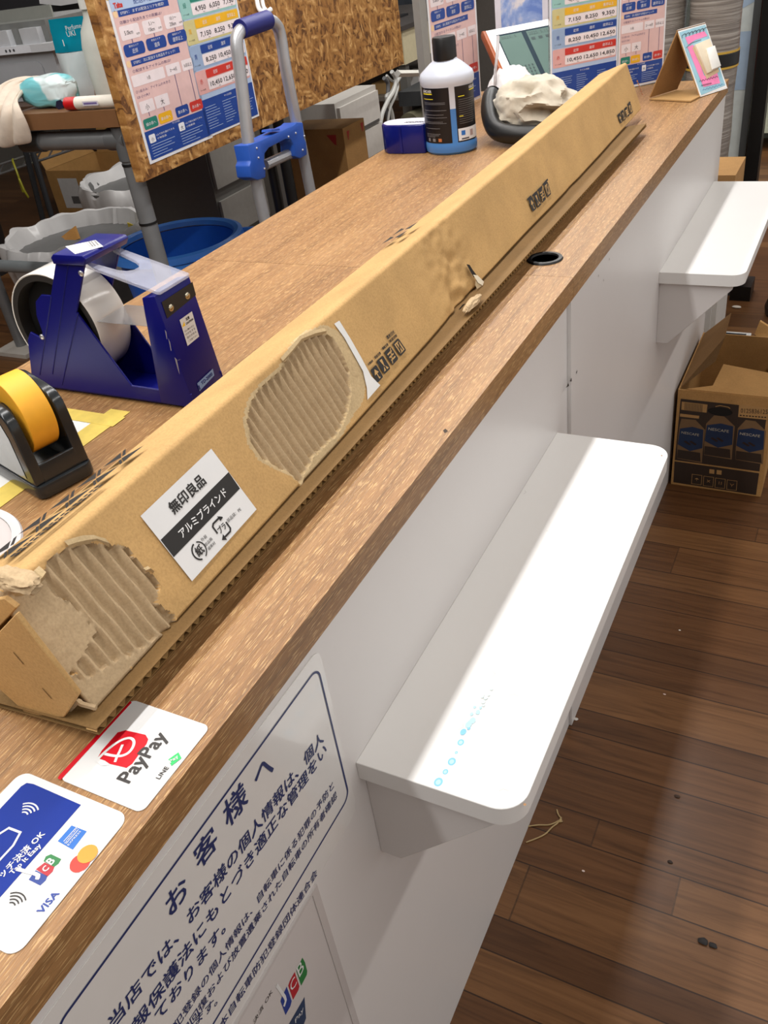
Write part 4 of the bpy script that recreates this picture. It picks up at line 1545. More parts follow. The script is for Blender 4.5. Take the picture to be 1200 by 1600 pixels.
def poster_flow(S, x0, y0, W, H):
    def X(a):
        return x0 + a * W

    def Y(b):
        return y0 + b * H
    h = H / 100
    S.rect(X(0), Y(0), X(1), Y(1), POSW, 0)
    S.rect(X(.03), Y(.02), X(.97), Y(.98), PINK, 1)
    S.rect(X(.03), Y(.90), X(.97), Y(.98), PALEB, 2)
    S.rect(X(.0), Y(.965), X(1), Y(1.0), mat((240, 206, 70), 0.4), 3)
    S.text('Tsite', X(.07), Y(.915), 2.8 * h, REDB, 3, bold=0.05)
    S.text('配送料金確認シート', X(.33), Y(.915), 3.0 * h, BLUB, 3, w=.6 * W)
    for b, s_ in ((.865, 'STEP1： まずは配送エリアを確認!'), (.585, 'STEP2： 次に配送する商品をチェック!')):
        S.rect(X(.10), Y(b), X(.80), Y(b + .036), BLUB, 2)
        S.text(s_, X(.13), Y(b + .009), 1.9 * h, POSW, 3, w=.6 * W)
        S.disc(X(.065), Y(b + .018), .028 * W, mat((238, 204, 160), 0.5), 2)
    S.text('店舗から配送先までの距離は?', X(.09), Y(.825), 1.9 * h, PURP, 2, w=.58 * W)
    for k, (a, s1, s2, s3) in enumerate(((.06, '', '5.0km', '近郊'), (.37, '5.1～', '10km', '遠郊'), (.68, '10.1～', '20km', '遠郊以上'))):
        S.rect(X(a), Y(.735), X(a + .26), Y(.815), PINKW, 2, 0.02 * W)
        if s1:
            S.text(s1, X(a + .13), Y(.782), 2.0 * h, NUM, 3, align='C')
            S.text(s2, X(a + .11), Y(.748), 2.2 * h, NUM, 3, align='C')
        else:
            S.text(s2, X(a + .11), Y(.762), 2.4 * h, NUM, 3, align='C')
        S.text('以内', X(a + .205), Y(.750), 1.3 * h, NUM, 3, w=.045 * W)
        S.line([(X(a + .13), Y(.735)), (X(a + .13), Y(.71))], .010 * W, PURP, 2)
        S.rect(X(a - .01), Y(.642), X(a + .27), Y(.712), BLUB, 3, 0.03 * W)
        S.text(s3, X(a + .13), Y(.655), 2.6 * h, POSW, 4, align='C')
        S.text('配送エリア', X(a + .13), Y(.692), 1.2 * h, POSW, 4, align='C', w=.13 * W)
    S.text('①配送するアイテムの数は?', X(.09), Y(.548), 1.9 * h, PURP, 2, w=.55 * W)
    for a0, a1, s_ in ((.05, .51, '1点'), (.54, .75, '2～4点'), (.78, .96, '5点以上')):
        S.rect(X(a0), Y(.468), X(a1), Y(.535), PINKW, 2, 0.012 * W)
        S.text(s_, X((a0 + a1) / 2), Y(.488), 2.4 * h, NUM, 3, align='C')
    S.line([(X(.645), Y(.468)), (X(.645), Y(.27))], .009 * W, PURP, 2)
    S.line([(X(.87), Y(.468)), (X(.87), Y(.27))], .009 * W, PURP, 2)
    S.text('②1点のみ：アイテムの大きさ', X(.06), Y(.430), 1.8 * h, PURP, 2, w=.5 * W)
    S.text('は小?大?', X(.06), Y(.398), 1.8 * h, PURP, 2, w=.18 * W)
    for a0, s_ in ((.06, '小'), (.28, '大')):
        S.rect(X(a0), Y(.305), X(a0 + .20), Y(.378), PINKW, 2, 0.012 * W)
        S.text(s_, X(a0 + .10), Y(.318), 3.8 * h, NUM, 3, align='C')
        S.line([(X(a0 + .10), Y(.305)), (X(a0 + .10), Y(.28))], .009 * W, PURP, 2)
    for a0, m, s_ in ((.05, TEAL, '緑の表へ'), (.27, YELB, '黄の表へ'), (.53, BLUB, '青の表へ'), (.755, REDB, '赤の表へ')):
        S.rect(X(a0), Y(.208), X(a0 + .20), Y(.272), m, 3, 0.02 * W)
        S.text(s_, X(a0 + .10), Y(.226), 2.2 * h, POSW, 4, align='C', w=.14 * W)
    S.rect(X(.03), Y(.02), X(.97), Y(.198), BLUB, 2)
    S.text('サイズの目安', X(.5), Y(.182), 1.3 * h, POSW, 3, align='C')
    for a0, s_, t_ in ((.07, '小', '1人で持ち運びできる'), (.52, '大', '1人で持ち運びできな')):
        S.rect(X(a0), Y(.120), X(a0 + .09), Y(.172), POSW, 3, 0.012 * W)
        S.text(s_, X(a0 + .045), Y(.128), 2.8 * h, NUM, 4, align='C')
        S.text(t_, X(a0 + .11), Y(.150), 1.3 * h, POSW, 3, w=.27 * W)
        S.text('小物家具', X(a0 + .11), Y(.128), 1.3 * h, POSW, 3, w=.14 * W)
        for k in range(5):
            S.rect(X(a0), Y(.104 - k * .017), X(a0 + (.36, .30, .34, .22, .28)[k]), Y(.107 - k * .017), PALEB, 3)


def poster_prices(S, x0, y0, W, H):
    def X(a):
        return x0 + a * W

    def Y(b):
        return y0 + b * H
    h = H / 100
    S.rect(X(0), Y(0), X(1), Y(1), POSW, 0)
    S.rect(X(.02), Y(.015), X(.98), Y(.985), PALEB, 1)
    S.text('配送料金のご確認シート', X(.07), Y(.93), 2.8 * h, BLUB, 2, w=.7 * W)
    rows = (('緑', TEAL, (150, 196, 190), ('4,950', '6,050', '7,150'), .765), ('黄', YELB, (206, 196, 140), ('7,150', '8,250', '9,350'), .605), ('青', BLUB, (150, 172, 204), ('8,250', '10,450', '12,650'), .445), ('赤', REDB, (222, 170, 166), ('10,450', '12,650', '14,850'), .285))
    for ch, m, bg, ns, b in rows:
        S.rect(X(.03), Y(b), X(.97), Y(b + .152), mat(bg, 0.4), 2, 0.02 * W)
        S.text(ch, X(.11), Y(b + .065), 3.4 * h, m, 3, align='C')
        S.text('1～3点', X(.11), Y(b + .022), 1.2 * h, NUM, 3, align='C', w=.09 * W)
        S.rect(X(.21), Y(b + .092), X(.965), Y(b + .146), m, 3, 0.012 * W)
        for k, s_ in enumerate(('近郊', '遠郊', '遠郊以上')):
            S.text(s_, X(.37 + k * .235), Y(b + .106), 2.5 * h, POSW, 4, align='C')
        S.rect(X(.21), Y(b + .014), X(.965), Y(b + .086), PINKW, 3, 0.012 * W)
        for k, s_ in enumerate(ns):
            S.text(s_, X(.35 + k * .245), Y(b + .030), 3.4 * h, NUM, 4, align='C', w=(.21 if len(s_) > 5 else .18) * W, bold=0.012)
            S.text('(税込)', X(.40 + k * .245), Y(b + .017), 0.9 * h, NUM, 4, align='C')
    S.rect(X(.02), Y(.015), X(.98), Y(.250), BLUB, 2)
    S.text('サイズの目安', X(.5), Y(.222), 1.5 * h, POSW, 3, align='C')
    for c_ in range(3):
        for k in range(9):
            S.rect(X(.07 + c_ * .31), Y(.195 - k * .018), X(.07 + c_ * .31 + random.uniform(.12, .26)), Y(.198 - k * .018), PALEB, 3)


OX = -1.20
def poster_thing(name, label, o, u, W, H, kind, group=None, thick=0.0008):
    u = Vector(u).normalized()
    n = u.cross(Vector((0, 0, 1)))
    o = Vector(o)
    t = thing(name, label, 'poster', tuple(o), group)
    obj('paper', prism(B(), [o, o + u * W, o + u * W + Vector((0, 0, H)), o + Vector((0, 0, H))], n * -thick), POSW, t, smooth=False)
    S = Sheet(o, u, (0, 0, 1), 0.0003)
    (poster_flow if kind == 'flow' else poster_prices)(S, 0, 0, W, H)
    S.build('print', t)
    return t


# OSB board with its two posters
bl, br = onx(221, 273, OX), onx(632, 104, OX)
osb = obj('osb_board', box(B(), OX - 0.024, OX, bl.y, br.y, (bl.z + br.z) / 2 - 0.004, 1.86), OSB, None, bevel=0.001, seg=1, origin=(OX - 0.012, 2.3, 1.02))
tag(osb, 'large brown strand board panel behind the counter carrying two price posters', 'board')
pa = onx(235, 257, OX + 0.001)
poster_thing('price_poster', 'delivery flow chart poster pinned left on the strand board', pa, (0, 1, 0), 0.262, 0.362, 'flow', 'delivery price posters')
pb = onx(324, 216, OX + 0.001)
poster_thing('price_poster', 'delivery price table poster pinned on the strand board behind the hand truck handle', pb, (0, 1, 0), 0.252, 0.356, 'prices', 'delivery price posters')
hk = thing('wall_hook', 'white hook hanging on the strand board above the hand truck handle', 'hook', tuple(onx(410, 5, OX + 0.01)))
for dx in (0, 8):
    P = [onx(400 + dx, -14, OX + 0.012), onx(402 + dx, 4, OX + 0.014), onx(405 + dx, 14, OX + 0.020), onx(410 + dx, 18, OX + 0.030), onx(416 + dx, 14, OX + 0.036)]
    obj('prong', tube(B(), smooth_path(P, 4), 0.006, 8), PAPERW, hk)
obj('plate', prism(B(), [onx(398, -10, OX), onx(414, -16, OX), onx(414, -30, OX), onx(398, -26, OX)], (0.012, 0, 0)), PAPERW, hk)

# ================================================================== BENCH BEHIND THE BOARD
DESKW = mat((118, 82, 52), 0.45, var=0.10, scale=14)
t = thing('work_bench', 'brown topped work bench on grey pipe legs behind the counter', 'bench', (-1.39, 2.4, 0))
obj('bench_top', box(B(), -1.590, -1.226, 1.650, 3.20, 1.142, 1.180), DESKW, t, bevel=0.002, seg=2)
obj('end_rail', tube(B(), [(-1.585, 1.685, 1.108), (-1.255, 1.685, 1.108)], 0.0225, 20), PIPE, t)
obj('rail_sleeve', tube(B(), [(-1.530, 1.685, 1.108), (-1.60, 1.685, 1.108)], 0.0255, 20), mat((70, 72, 74), 0.4, 0.3), t)
jb = B()
tube(jb, [(-1.300, 1.685, 1.108), (-1.240, 1.685, 1.108)], 0.0262, 20)
tube(jb, [(-1.254, 1.685, 1.138), (-1.254, 1.685, 1.060)], 0.0262, 20)
obj('corner_joint', jb, mat((112, 114, 116), 0.35, 0.4), t)
lg = obj('leg', tube(B(), [(-1.254, 1.685, 1.10), (-1.254, 1.685, 0.0)], 0.0225, 20), PIPE, t)
for z in (1.050, 0.905):
    obj('cable_tie', tube(B(), [(-1.254, 1.685, z + 0.003), (-1.254, 1.685, z - 0.003)], 0.0240, 20), BLACK, lg)
obj('leg', tube(B(), [(-1.44, 2.62, 1.142), (-1.44, 2.62, 0.0)], 0.0200, 16), mat((44, 46, 48), 0.5, 0.3), t)
t = thing('side_bench', 'dark bench top behind the work bench carrying the grey toolbox', 'bench', (-2.2, 2.5, 0))
obj('bench_top', box(B(), -2.85, -1.60, 1.93, 2.95, 1.118, 1.150), mat((72, 52, 38), 0.5, var=0.1), t, bevel=0.002)
for x, y in ((-2.80, 1.98), (-1.70, 2.90)):
    obj('leg', tube(B(), [(x, y, 1.118), (x, y, 0)], 0.02, 12), mat((60, 62, 64), 0.4, 0.3), t)

# toolbox
TBX = mat((158, 160, 164), 0.4, var=0.03, scale=8)
t = thing('toolbox', 'grey plastic toolbox with clear lid on the bench at the top left', 'toolbox', (-1.97, 2.15, 1.151))
zt = 1.278
obj('body', box(B(), -2.24, -1.735, 2.005, 2.30, 1.1515, zt), TBX, t, bevel=0.012, seg=3)
obj('front_recess', prism(B(), [(x, 2.0045, z) for x, z in rrect2(-2.20, 1.165, -1.790, 1.255, 0.02, 4)], (0, -0.0035, 0)), mat((146, 148, 152), 0.42, var=0.03), t, bevel=0.001)
obj('rim', box(B(), -2.26, -1.720, 1.990, 2.315, zt, zt + 0.020), mat((188, 190, 194), 0.35), t, bevel=0.004)
S = Sheet((-1.90, 1.9895, zt + 0.010), (1, 0, 0), (0, 0, 1), 0.0003)
S.rect(-0.06, -0.009, 0.10, 0.009, mat((206, 208, 214), 0.4), 0)
for k in range(3):
    S.disc(0.0 + k * 0.016, 0.0, 0.004, mat((60, 62, 66), 0.5), 1)
S.build('label_strip', t)
obj('lid', box(B(), -2.22, -1.745, 2.02, 2.29, zt + 0.020, zt + 0.075), mat((156, 158, 156), 0.12, trans=0.55, var=0.05), t, bevel=0.015, seg=3)
for x in (-2.08, -1.92, -1.80):
    obj('clasp', box(B(), x - 0.035, x + 0.035, 2.000, 2.024, zt + 0.018, zt + 0.060), mat((176, 178, 182), 0.2), t, bevel=0.004)
obj('handle', tube(B(), smooth_path([(-2.17, 2.0, zt + 0.035), (-2.13, 1.995, zt + 0.062), (-2.09, 1.995, zt + 0.058), (-2.10, 1.995, zt + 0.034)], 5), 0.005, 8), mat((236, 236, 236), 0.2), t)
obj('divider', box(B(), -2.05, -1.79, 2.10, 2.106, zt + 0.075, zt + 0.105), mat((150, 152, 146), 0.2, trans=0.3), t)

# refill pouch
YP = 1.86
pt = [ony(x, y, YP) for x, y in ((113, 156), (146, 152), (139, 26), (127, 24), (75, 31))]
t = thing('refill_pouch', 'standing refill pouch with teal top and white lower part on the bench', 'pouch', tuple(ony(125, 155, YP)))
PTEAL = mat((10, 132, 156), 0.18, var=0.06, scale=20)
PWHT = mat((206, 212, 214), 0.16, var=0.06, scale=20)


def pouch_part(px0, px1, n=6, m=None, dpt=0.03):
    """Bulged panel between a lower and an upper pixel edge."""
    bm = B()
    rows = []
    for k in range(n + 1):
        f = k / n
        a = Vector(px0[0]).lerp(Vector(px1[0]), f)
        b = Vector(px0[1]).lerp(Vector(px1[1]), f)
        rows.append((a, b))
    out = []
    for sgn in (-1, 1):
        g = []
        for k, (a, b) in enumerate(rows):
            r = []
            for j in range(9):
                q = j / 8
                p = a.lerp(b, q)
                w = ony(p.x, p.y, YP)
                w.y += sgn * dpt * math.sin(math.pi * q) * (0.25 + 0.75 * (1 - (p.y < 60) * 0.6)) + 0.002 * noise.noise(Vector((p.x * 0.2, p.y * 0.2, 0)))
                r.append(bm.verts.new(w))
            g.append(r)
        for r0, r1 in zip(g, g[1:]):
            for j in range(8):
                bm.faces.new((r0[j], r0[j + 1], r1[j + 1], r1[j]))
        out.append(g)
    bmesh.ops.remove_doubles(bm, verts=bm.verts[:], dist=1e-4)
    bmesh.ops.recalc_face_normals(bm, faces=bm.faces[:])
    return bm


obj('lower_panel', pouch_part(((113, 157), (148, 153)), ((87, 83), (143, 77)), 8), PWHT, t)
obj('upper_panel', pouch_part(((87, 83), (143, 77)), ((75, 31), (136, 24)), 6, dpt=0.012), PTEAL, t)
S = Sheet(ony(110, 50, YP - 0.022), (1, 0, 0), (0, 0, 1), 0.0004)
S.pxtext('Perfume', (104, 48), (128, 43), WHITE, 0.9, 1)
S.pxtext('UKI', (106, 58), (119, 55), WHITE, 0.9, 1)
S.line([S.px((98, 62)), S.px((101, 72))], 0.003, WHITE, 1)
S.build('print', t)

# white bottle at the board's edge
t = thing('detergent_bottle', 'tall white plastic bottle standing behind the left edge of the strand board', 'bottle', (-1.515, 1.80, 1.181))
bb = ony(177, 152, 1.83)
obj('body', lathe(B(), [(0.0, 0.0), (0.040, 0.0), (0.046, 0.006), (0.048, 0.06), (0.047, 0.115), (0.038, 0.150), (0.020, 0.178), (0.017, 0.20), (0.0, 0.20)], (bb.x, 1.83, 1.1805), 36, sx=1.0, sy=0.75), mat((214, 216, 208), 0.35, trans=0.1), t)
obj('cap', lathe(B(), [(0.0, 0.196), (0.020, 0.196), (0.020, 0.235), (0.0, 0.235)], (bb.x, 1.83, 1.1805), 24), mat((226, 228, 224), 0.4), t)

# wet wipes
wc = ony(66, 150, 1.735)
t = thing('wipes_pack', 'light blue and white pack of wet wipes at the front of the bench', 'pack', (wc.x, 1.735, 1.18))
bm = B()
bmesh.ops.create_icosphere(bm, subdivisions=5, radius=1.0)
for v_ in bm.verts:
    p = Vector([math.copysign(abs(c) ** 0.55, c) for c in v_.co])
    crease = 1 + 0.05 * noise.noise(p * 2.6) - 0.05 * abs(noise.noise(p * 5.0))
    v_.co = Vector((p.x * 0.088 * crease, p.y * 0.040 * crease, p.z * 0.036 * (1 + 0.16 * noise.noise(Vector((p.x * 2.2, p.y, 4))) - 0.22 * max(0, -p.x - 0.2))))
    if v_.co.z < -0.034:
        v_.co.z = -0.034
q_ = Matrix.Rotation(math.radians(-6), 4, 'Z')
bmesh.ops.transform(bm, matrix=q_, verts=bm.verts)
bmesh.ops.translate(bm, verts=bm.verts, vec=(wc.x + 0.030, 1.735, 1.2165))
WIP = NT('wipes_print')
v = mapped(WIP, (1, 1, 1))
nz_ = noise_(WIP, v, 11.0, 1, 0.4, 0.3)
sp_ = WIP.n('ShaderNodeSeparateXYZ')
WIP.l(v, sp_.inputs[0])
up_ = math_(WIP, 'ADD', nz_, math_(WIP, 'MULTIPLY', math_(WIP, 'SUBTRACT', sp_.outputs['Z'], 0.030), 3.0))
WIP.l(ramp(WIP, up_, [(0.36, (230, 236, 238)), (0.40, (122, 204, 214)), (0.58, (132, 208, 216)), (0.62, (222, 238, 240))]), WIP.b.inputs['Base Color'])
WIP.set(Roughness=0.2)
obj('wrapper', bm, WIP.m, t)
S = Sheet(ony(80, 143, 1.690), (1, 0, 0), (0, 0, 1), 0.0004)
S.poly([S.px(p) for p in ((87, 167), (88, 158), (95, 156), (100, 161), (99, 169), (92, 171))], mat((24, 26, 56), 0.4), 0)
S.build('print', t)

# cloth over the corner
def hanging_cloth():
    bm = B()
    path = [(70, 126, 1.80), (45, 128, 1.76), (25, 136, 1.72), (14, 150, 1.690), (8, 168, 1.635), (6, 190, 1.628), (8, 212, 1.63), (10, 230, 1.635)]
    rows = []
    for k, (px, py, y) in enumerate(path):
        r = []
        for j in range(15):
            q = j / 14 - 0.5
            w = 42 if k > 2 else 26 + k * 5
            ax = px + q * w * (1.0 if k < 5 else 1.0 + 0.1 * k)
            ay = py + (q * 10 if k < 4 else -abs(q) * 14)
            p = ony(ax, ay, y)
            p.y += 0.012 * math.sin(q * 19 + k * 0.7) + 0.004 * noise.noise(Vector((ax * 0.3, ay * 0.3, 1)))
            r.append(bm.verts.new(p))
        rows.append(r)
    for a, b in zip(rows, rows[1:]):
        for j in range(14):
            bm.faces.new((a[j], a[j + 1], b[j + 1], b[j]))
    return bm


o = obj('cleaning_cloth', hanging_cloth(), mat((214, 200, 184), 0.95, var=0.08, scale=40, bump=0.5), None, origin=(-1.62, 1.66, 1.18))
md = o.modifiers.new('thick', 'SOLIDIFY')
md.thickness = 0.010
md = o.modifiers.new('sub', 'SUBSURF')
md.levels = 1
md.render_levels = 2
tag(o, 'pale cloth draped over the left corner of the work bench', 'cloth')
# marker pen
a, b = ony(121, 165, 1.665), ony(186, 158, 1.665)
t = thing('marker_pen', 'white marker pen with red cap lying at the edge of the work bench', 'pen', (-1.30, 1.668, 1.18))
obj('barrel', tube(B(), [(a.x, 1.668, 1.1955), (b.x - 0.012, 1.672, 1.1955)], 0.0145, 18), mat((222, 216, 204), 0.4), t)
obj('cap', tube(B(), [(a.x - 0.034, 1.668, 1.1955), (a.x, 1.668, 1.1955)], 0.0148, 18), mat((190, 24, 28), 0.3), t)
S = Sheet((a.x + 0.03, 1.6535, 1.196), (1, 0, 0), (0, 0, 1), 0.0003)
S.rect(0, -0.005, 0.05, 0.005, mat((206, 200, 214), 0.4), 0)
S.rect(0.004, -0.002, 0.046, 0.002, mat((110, 96, 150), 0.4), 1)
S.build('label_print', t)

# ================================================================== FOLDING HAND TRUCK
TX = -0.95
TB = mat((38, 84, 176), 0.35, var=0.04)
SIL = mat((178, 180, 184), 0.35, 0.55, var=0.04)
gl, gr_ = onx(377, 47, TX), onx(418, 31, TX)
bl_, br_ = onx(413, 340, TX), onx(485, 298, TX)
t = thing('hand_truck', 'folding hand truck with silver frame, blue clamps and dark blue grip behind the counter', 'hand truck', (TX, (bl_.y + br_.y) / 2, 0))
L0 = [Vector((TX, bl_.y, 0.10)), bl_, onx(390, 240, TX), onx(376, 120, TX), onx(370, 72, TX), onx(371, 56, TX), gl]
R0 = [gr_, onx(430, 37, TX), onx(438, 55, TX), onx(447, 110, TX), onx(466, 205, TX), br_, Vector((TX, br_.y, 0.10))]
tr_ = 0.0145
obj('handle_tube', tube(B(), L0[:3] + smooth_path(L0[2:], 5)[1:] + smooth_path(R0[:5], 5) + R0[5:], tr_, 14), SIL, t)
obj('grip', tube(B(), [gl + Vector((0, -0.004, 0.002)), gr_], 0.0205, 18), mat((20, 26, 106), 0.5), t)


def ht(a, b):
    return onx(340 + a * 0.1875, b * 0.1875, TX + 0.02)


pl = [(250, 1210), (340, 1180), (640, 1040), (660, 1020), (712, 1020), (724, 1150), (740, 1185), (748, 1290), (690, 1322), (640, 1302), (635, 1205), (610, 1162), (570, 1160), (430, 1232), (395, 1280), (390, 1345), (402, 1390), (402, 1480), (340, 1502), (280, 1482), (265, 1380), (278, 1345)]
obj('clamp_bracket', prism(B(), [ht(*p) for p in pl], (-0.042, 0, 0)), TB, t, bevel=0.003, seg=2)
obj('release_button', prism(B(), [ht(*p) for p in ((450, 1100), (455, 1080), (515, 1070), (520, 1085))], (-0.03, 0, 0)), TB, t)
ca_, cb_ = onx(340 + 395 * 0.1875, 1375 * 0.1875, TX), onx(340 + 640 * 0.1875, 1262 * 0.1875, TX)
obj('cross_bar', tube(B(), [ca_, cb_], 0.012, 10), SIL, t)
for p in ((325, 1235), (340, 1315), (390, 1405), (590, 1140), (650, 1110), (708, 1250), (722, 1135)):
    bm = B()
    bmesh.ops.create_uvsphere(bm, u_segments=8, v_segments=6, radius=0.003)
    bmesh.ops.translate(bm, verts=bm.verts, vec=ht(*p))
    obj('screw', bm, mat((200, 200, 206), 0.3, 0.6), t)
obj('toe_plate', box(B(), TX - 0.02, TX + 0.20, bl_.y - 0.03, br_.y + 0.03, 0.03, 0.045), SIL, t)
for y in (bl_.y - 0.03, br_.y + 0.01):
    obj('wheel', tube(B(), [(TX - 0.03, y, 0.07), (TX - 0.03, y + 0.022, 0.07)], 0.07, 24), BLACK, t)

# ================================================================== STORAGE BELOW AND BEHIND
def carton(name, label, x0, x1, y0, y1, z1, m, cat='carton', z0=0.0, group=None):
    t = thing(name, label, cat, ((x0 + x1) / 2, (y0 + y1) / 2, z0), group)
    obj('body', box(B(), x0, x1, y0, y1, z0, z1), m, t, bevel=0.004, seg=2)
    return t


e = onx(535, 201, -1.30)
xl = ony(446, 222, e.y).x
t = carton('shipping_carton', 'brown closed carton with red corner marks under the strand board', xl, -1.30, e.y, 2.965, e.z, kraft((150, 112, 66), 'kraft_carton'))
S = Sheet((-1.30, e.y, e.z), (0, 1, 0), (0, 0, 1), 0.0006)
RM = mat((150, 34, 26), 0.6)
S.poly([(0.025, -0.015), (0.045, -0.015), (0.033, -0.045), (0.028, -0.045)], RM)
S.build('corner_mark', t)
S = Sheet((-1.30, e.y, e.z), (0, 1, 0), (0, 0, 1), 0.0006)
S.poly([(0.130, -0.012), (0.153, -0.012), (0.145, -0.042), (0.140, -0.042)], RM)
S.build('corner_mark', t)
S = Sheet((-1.30, e.y, e.z), (1, 0, 0), (0, 0, 1), 0.0006)
S.poly([(-0.070, -0.02), (-0.030, -0.02), (-0.034, -0.055), (-0.042, -0.052)], RM)
S.build('corner_mark', t)
# drawer cabinet
CAB = mat((176, 172, 166), 0.4, var=0.02)
c0, c1 = onx(527, 162, -1.62), onx(591, 132, -1.62)
t = thing('drawer_cabinet', 'pale grey drawer cabinet beside the brown carton under the strand board', 'cabinet', (-1.85, (c0.y + c1.y) / 2, 0))
obj('body', box(B(), -2.2, -1.635, c0.y, c1.y, 0.0, c0.z), CAB, t, bevel=0.004)
dh = 0.135
z = c0.z - 0.02
while z - dh > 0.02:
    d = obj('drawer', box(B(), -1.634, -1.620, c0.y + 0.012, c1.y - 0.012, z - dh + 0.010, z), mat((186, 182, 176), 0.38), t, bevel=0.003)
    obj('pull_groove', box(B(), -1.6195, -1.6185, c0.y + 0.03, c1.y - 0.03, z - dh + 0.010, z - dh + 0.022), mat((70, 68, 66), 0.6), d)
    z -= dh
# grey drawer stack further left
g0, g1 = onx(330, 262, -2.0), onx(405, 235, -2.0)
t = thing('drawer_cabinet', 'dark grey drawer cabinet below the right poster of the strand board', 'cabinet', (-2.2, (g0.y + g1.y) / 2, 0))
obj('body', box(B(), -2.45, -2.015, g0.y, g1.y, 0.0, g0.z + 0.10), mat((104, 102, 98), 0.5), t, bevel=0.004)
for k in range(4):
    zt_ = g0.z + 0.06 - k * 0.2
    if zt_ - 0.15 < 0:
        break
    obj('drawer', box(B(), -2.014, -2.0, g0.y + 0.01, g1.y - 0.01, zt_ - 0.15, zt_), mat((150, 146, 140), 0.5), t, bevel=0.003)

# blue tub
bc_ = Vector((-1.845, 2.420, 0.0))
BT_ = mat((40, 104, 214), 0.3, var=0.03)
t = thing('blue_tub', 'large round blue plastic tub standing behind the counter', 'tub', tuple(bc_))
obj('basin', lathe(B(), [(0.0, 0.02), (0.165, 0.02), (0.175, 0.03), (0.222, 0.575), (0.214, 0.575), (0.168, 0.045), (0.0, 0.040)], bc_, 56), BT_, t)
obj('rim', lathe(B(), [(0.212, 0.580), (0.216, 0.596), (0.232, 0.602), (0.246, 0.597), (0.250, 0.575), (0.246, 0.575), (0.240, 0.588), (0.222, 0.588), (0.212, 0.580)], bc_, 64), mat((72, 140, 236), 0.28, var=0.03), t)
for a in (30, 210, -50):
    ca2, sa2 = math.cos(math.radians(a)), math.sin(math.radians(a))
    P = []
    for (r, w) in ((0.236, -0.07), (0.285, -0.055), (0.29, 0.0), (0.285, 0.055), (0.236, 0.07)):
        P.append(bc_ + Vector((ca2 * r - sa2 * w, sa2 * r + ca2 * w, 0.572)))
    obj('handle', tube(B(), smooth_path(P, 4), 0.012, 10), mat((72, 140, 236), 0.28, var=0.03), t)

# waste bins with liners
BINM = mat((112, 112, 112), 0.5, var=0.04)
LINER = mat((226, 225, 225), 0.25, spec=0.6, var=0.06, scale=9)


def bin_(cx, cy, zr, r, label, seed):
    t = thing('waste_bin', label, 'bin', (cx, cy, 0), 'lined waste bins')
    c = (cx, cy, 0)
    obj('barrel', lathe(B(), [(0.0, 0.01), (r * 0.80, 0.01), (r * 0.97, zr - 0.01), (r * 1.02, zr - 0.01), (r * 1.02, zr - 0.05), (r * 0.985, zr - 0.055)], c, 48), BINM, t)
    bm = B()
    prof = [(r * 0.80, zr - 0.26), (r * 0.88, zr - 0.14), (r * 0.93, zr - 0.05), (r * 0.97, zr + 0.012), (r * 1.04, zr + 0.016), (r * 1.075, zr - 0.02), (r * 1.08, zr - 0.09), (r * 1.06, zr - 0.16)]
    rings = []
    for k, (rr, h) in enumerate(prof):
        ring = []
        for j in range(96):
            a = 2 * math.pi * j / 96
            nn = noise.noise(Vector((math.cos(a) * 3.0, math.sin(a) * 3.0, k * 0.25 + seed)))
            n2 = abs(noise.noise(Vector((math.cos(a) * 8.0, math.sin(a) * 8.0, k * 0.3 + seed + 7))))
            amp = 0.0 if k in (3,) else 1.0
            q = rr + amp * (0.030 * nn - 0.022 * n2) * (1.2 if k < 3 else 1.0)
            if k > 4:
                q = max(q, r * 1.04)
            ring.append(bm.verts.new((cx + q * math.cos(a), cy + q * math.sin(a), h + (0.022 * nn + (0.03 * n2 if k > 5 else 0)))))
        rings.append(ring)
    for a_, b_ in zip(rings, rings[1:]):
        for j in range(96):
            bm.faces.new((a_[j], a_[(j + 1) % 96], b_[(j + 1) % 96], b_[j]))
    obj('liner', bm, LINER, t)
    obj('waste', blob((cx, cy, zr - 0.22), (r * 0.75, r * 0.75, 0.06), 0.3, 2.0, seed, 3), mat((120, 116, 110), 0.7, var=0.2, scale=10), t)
    return t


b1 = bin_(-2.95, 2.95, 0.42, 0.325, 'nearer grey bin whose pale liner bag hangs over its rim', 3)
b2 = bin_(-3.30, 3.92, 0.42, 0.37, 'farther grey bin with crumpled liner behind the nearer bin', 9)
obj('carton_scrap', prism(B(), [(-3.14, 3.02, 0.36), (-3.08, 2.96, 0.35), (-2.98, 3.0, 0.37), (-3.05, 3.06, 0.41)], (0.004, 0.004, 0)), kraft((176, 128, 70), 'kraft_scrap'), b1)
obj('yellow_print', prism(B(), [(-2.80, 3.16, 0.34), (-2.72, 3.12, 0.34), (-2.72, 3.12, 0.40), (-2.80, 3.16, 0.40)], (0.003, 0.003, 0)), mat((222, 196, 40), 0.5), b1)
# low pipe stand
lb = onz(36, 545, 0)
t = thing('pipe_stand', 'low grey pipe stand with white foot plate in front of the lined bins', 'stand', (lb.x, lb.y, 0))
obj('leg', tube(B(), [Vector((lb.x, lb.y, 0.02)), Vector((lb.x, lb.y, 0.42))], 0.026, 16), PIPE, t)
obj('rail', tube(B(), [Vector((lb.x, lb.y, 0.41)), Vector((lb.x + 0.62, lb.y, 0.41))], 0.026, 16), mat((160, 168, 172), 0.3, 0.3), t)
obj('elbow', tube(B(), [Vector((lb.x - 0.03, lb.y, 0.41)), Vector((lb.x + 0.04, lb.y, 0.41))], 0.030, 16), mat((140, 146, 150), 0.35, 0.3), t)
obj('foot_plate', box(B(), lb.x - 0.09, lb.x + 0.12, lb.y - 0.09, lb.y + 0.06, 0.0005, 0.02), mat((196, 190, 182), 0.5), t, bevel=0.003)
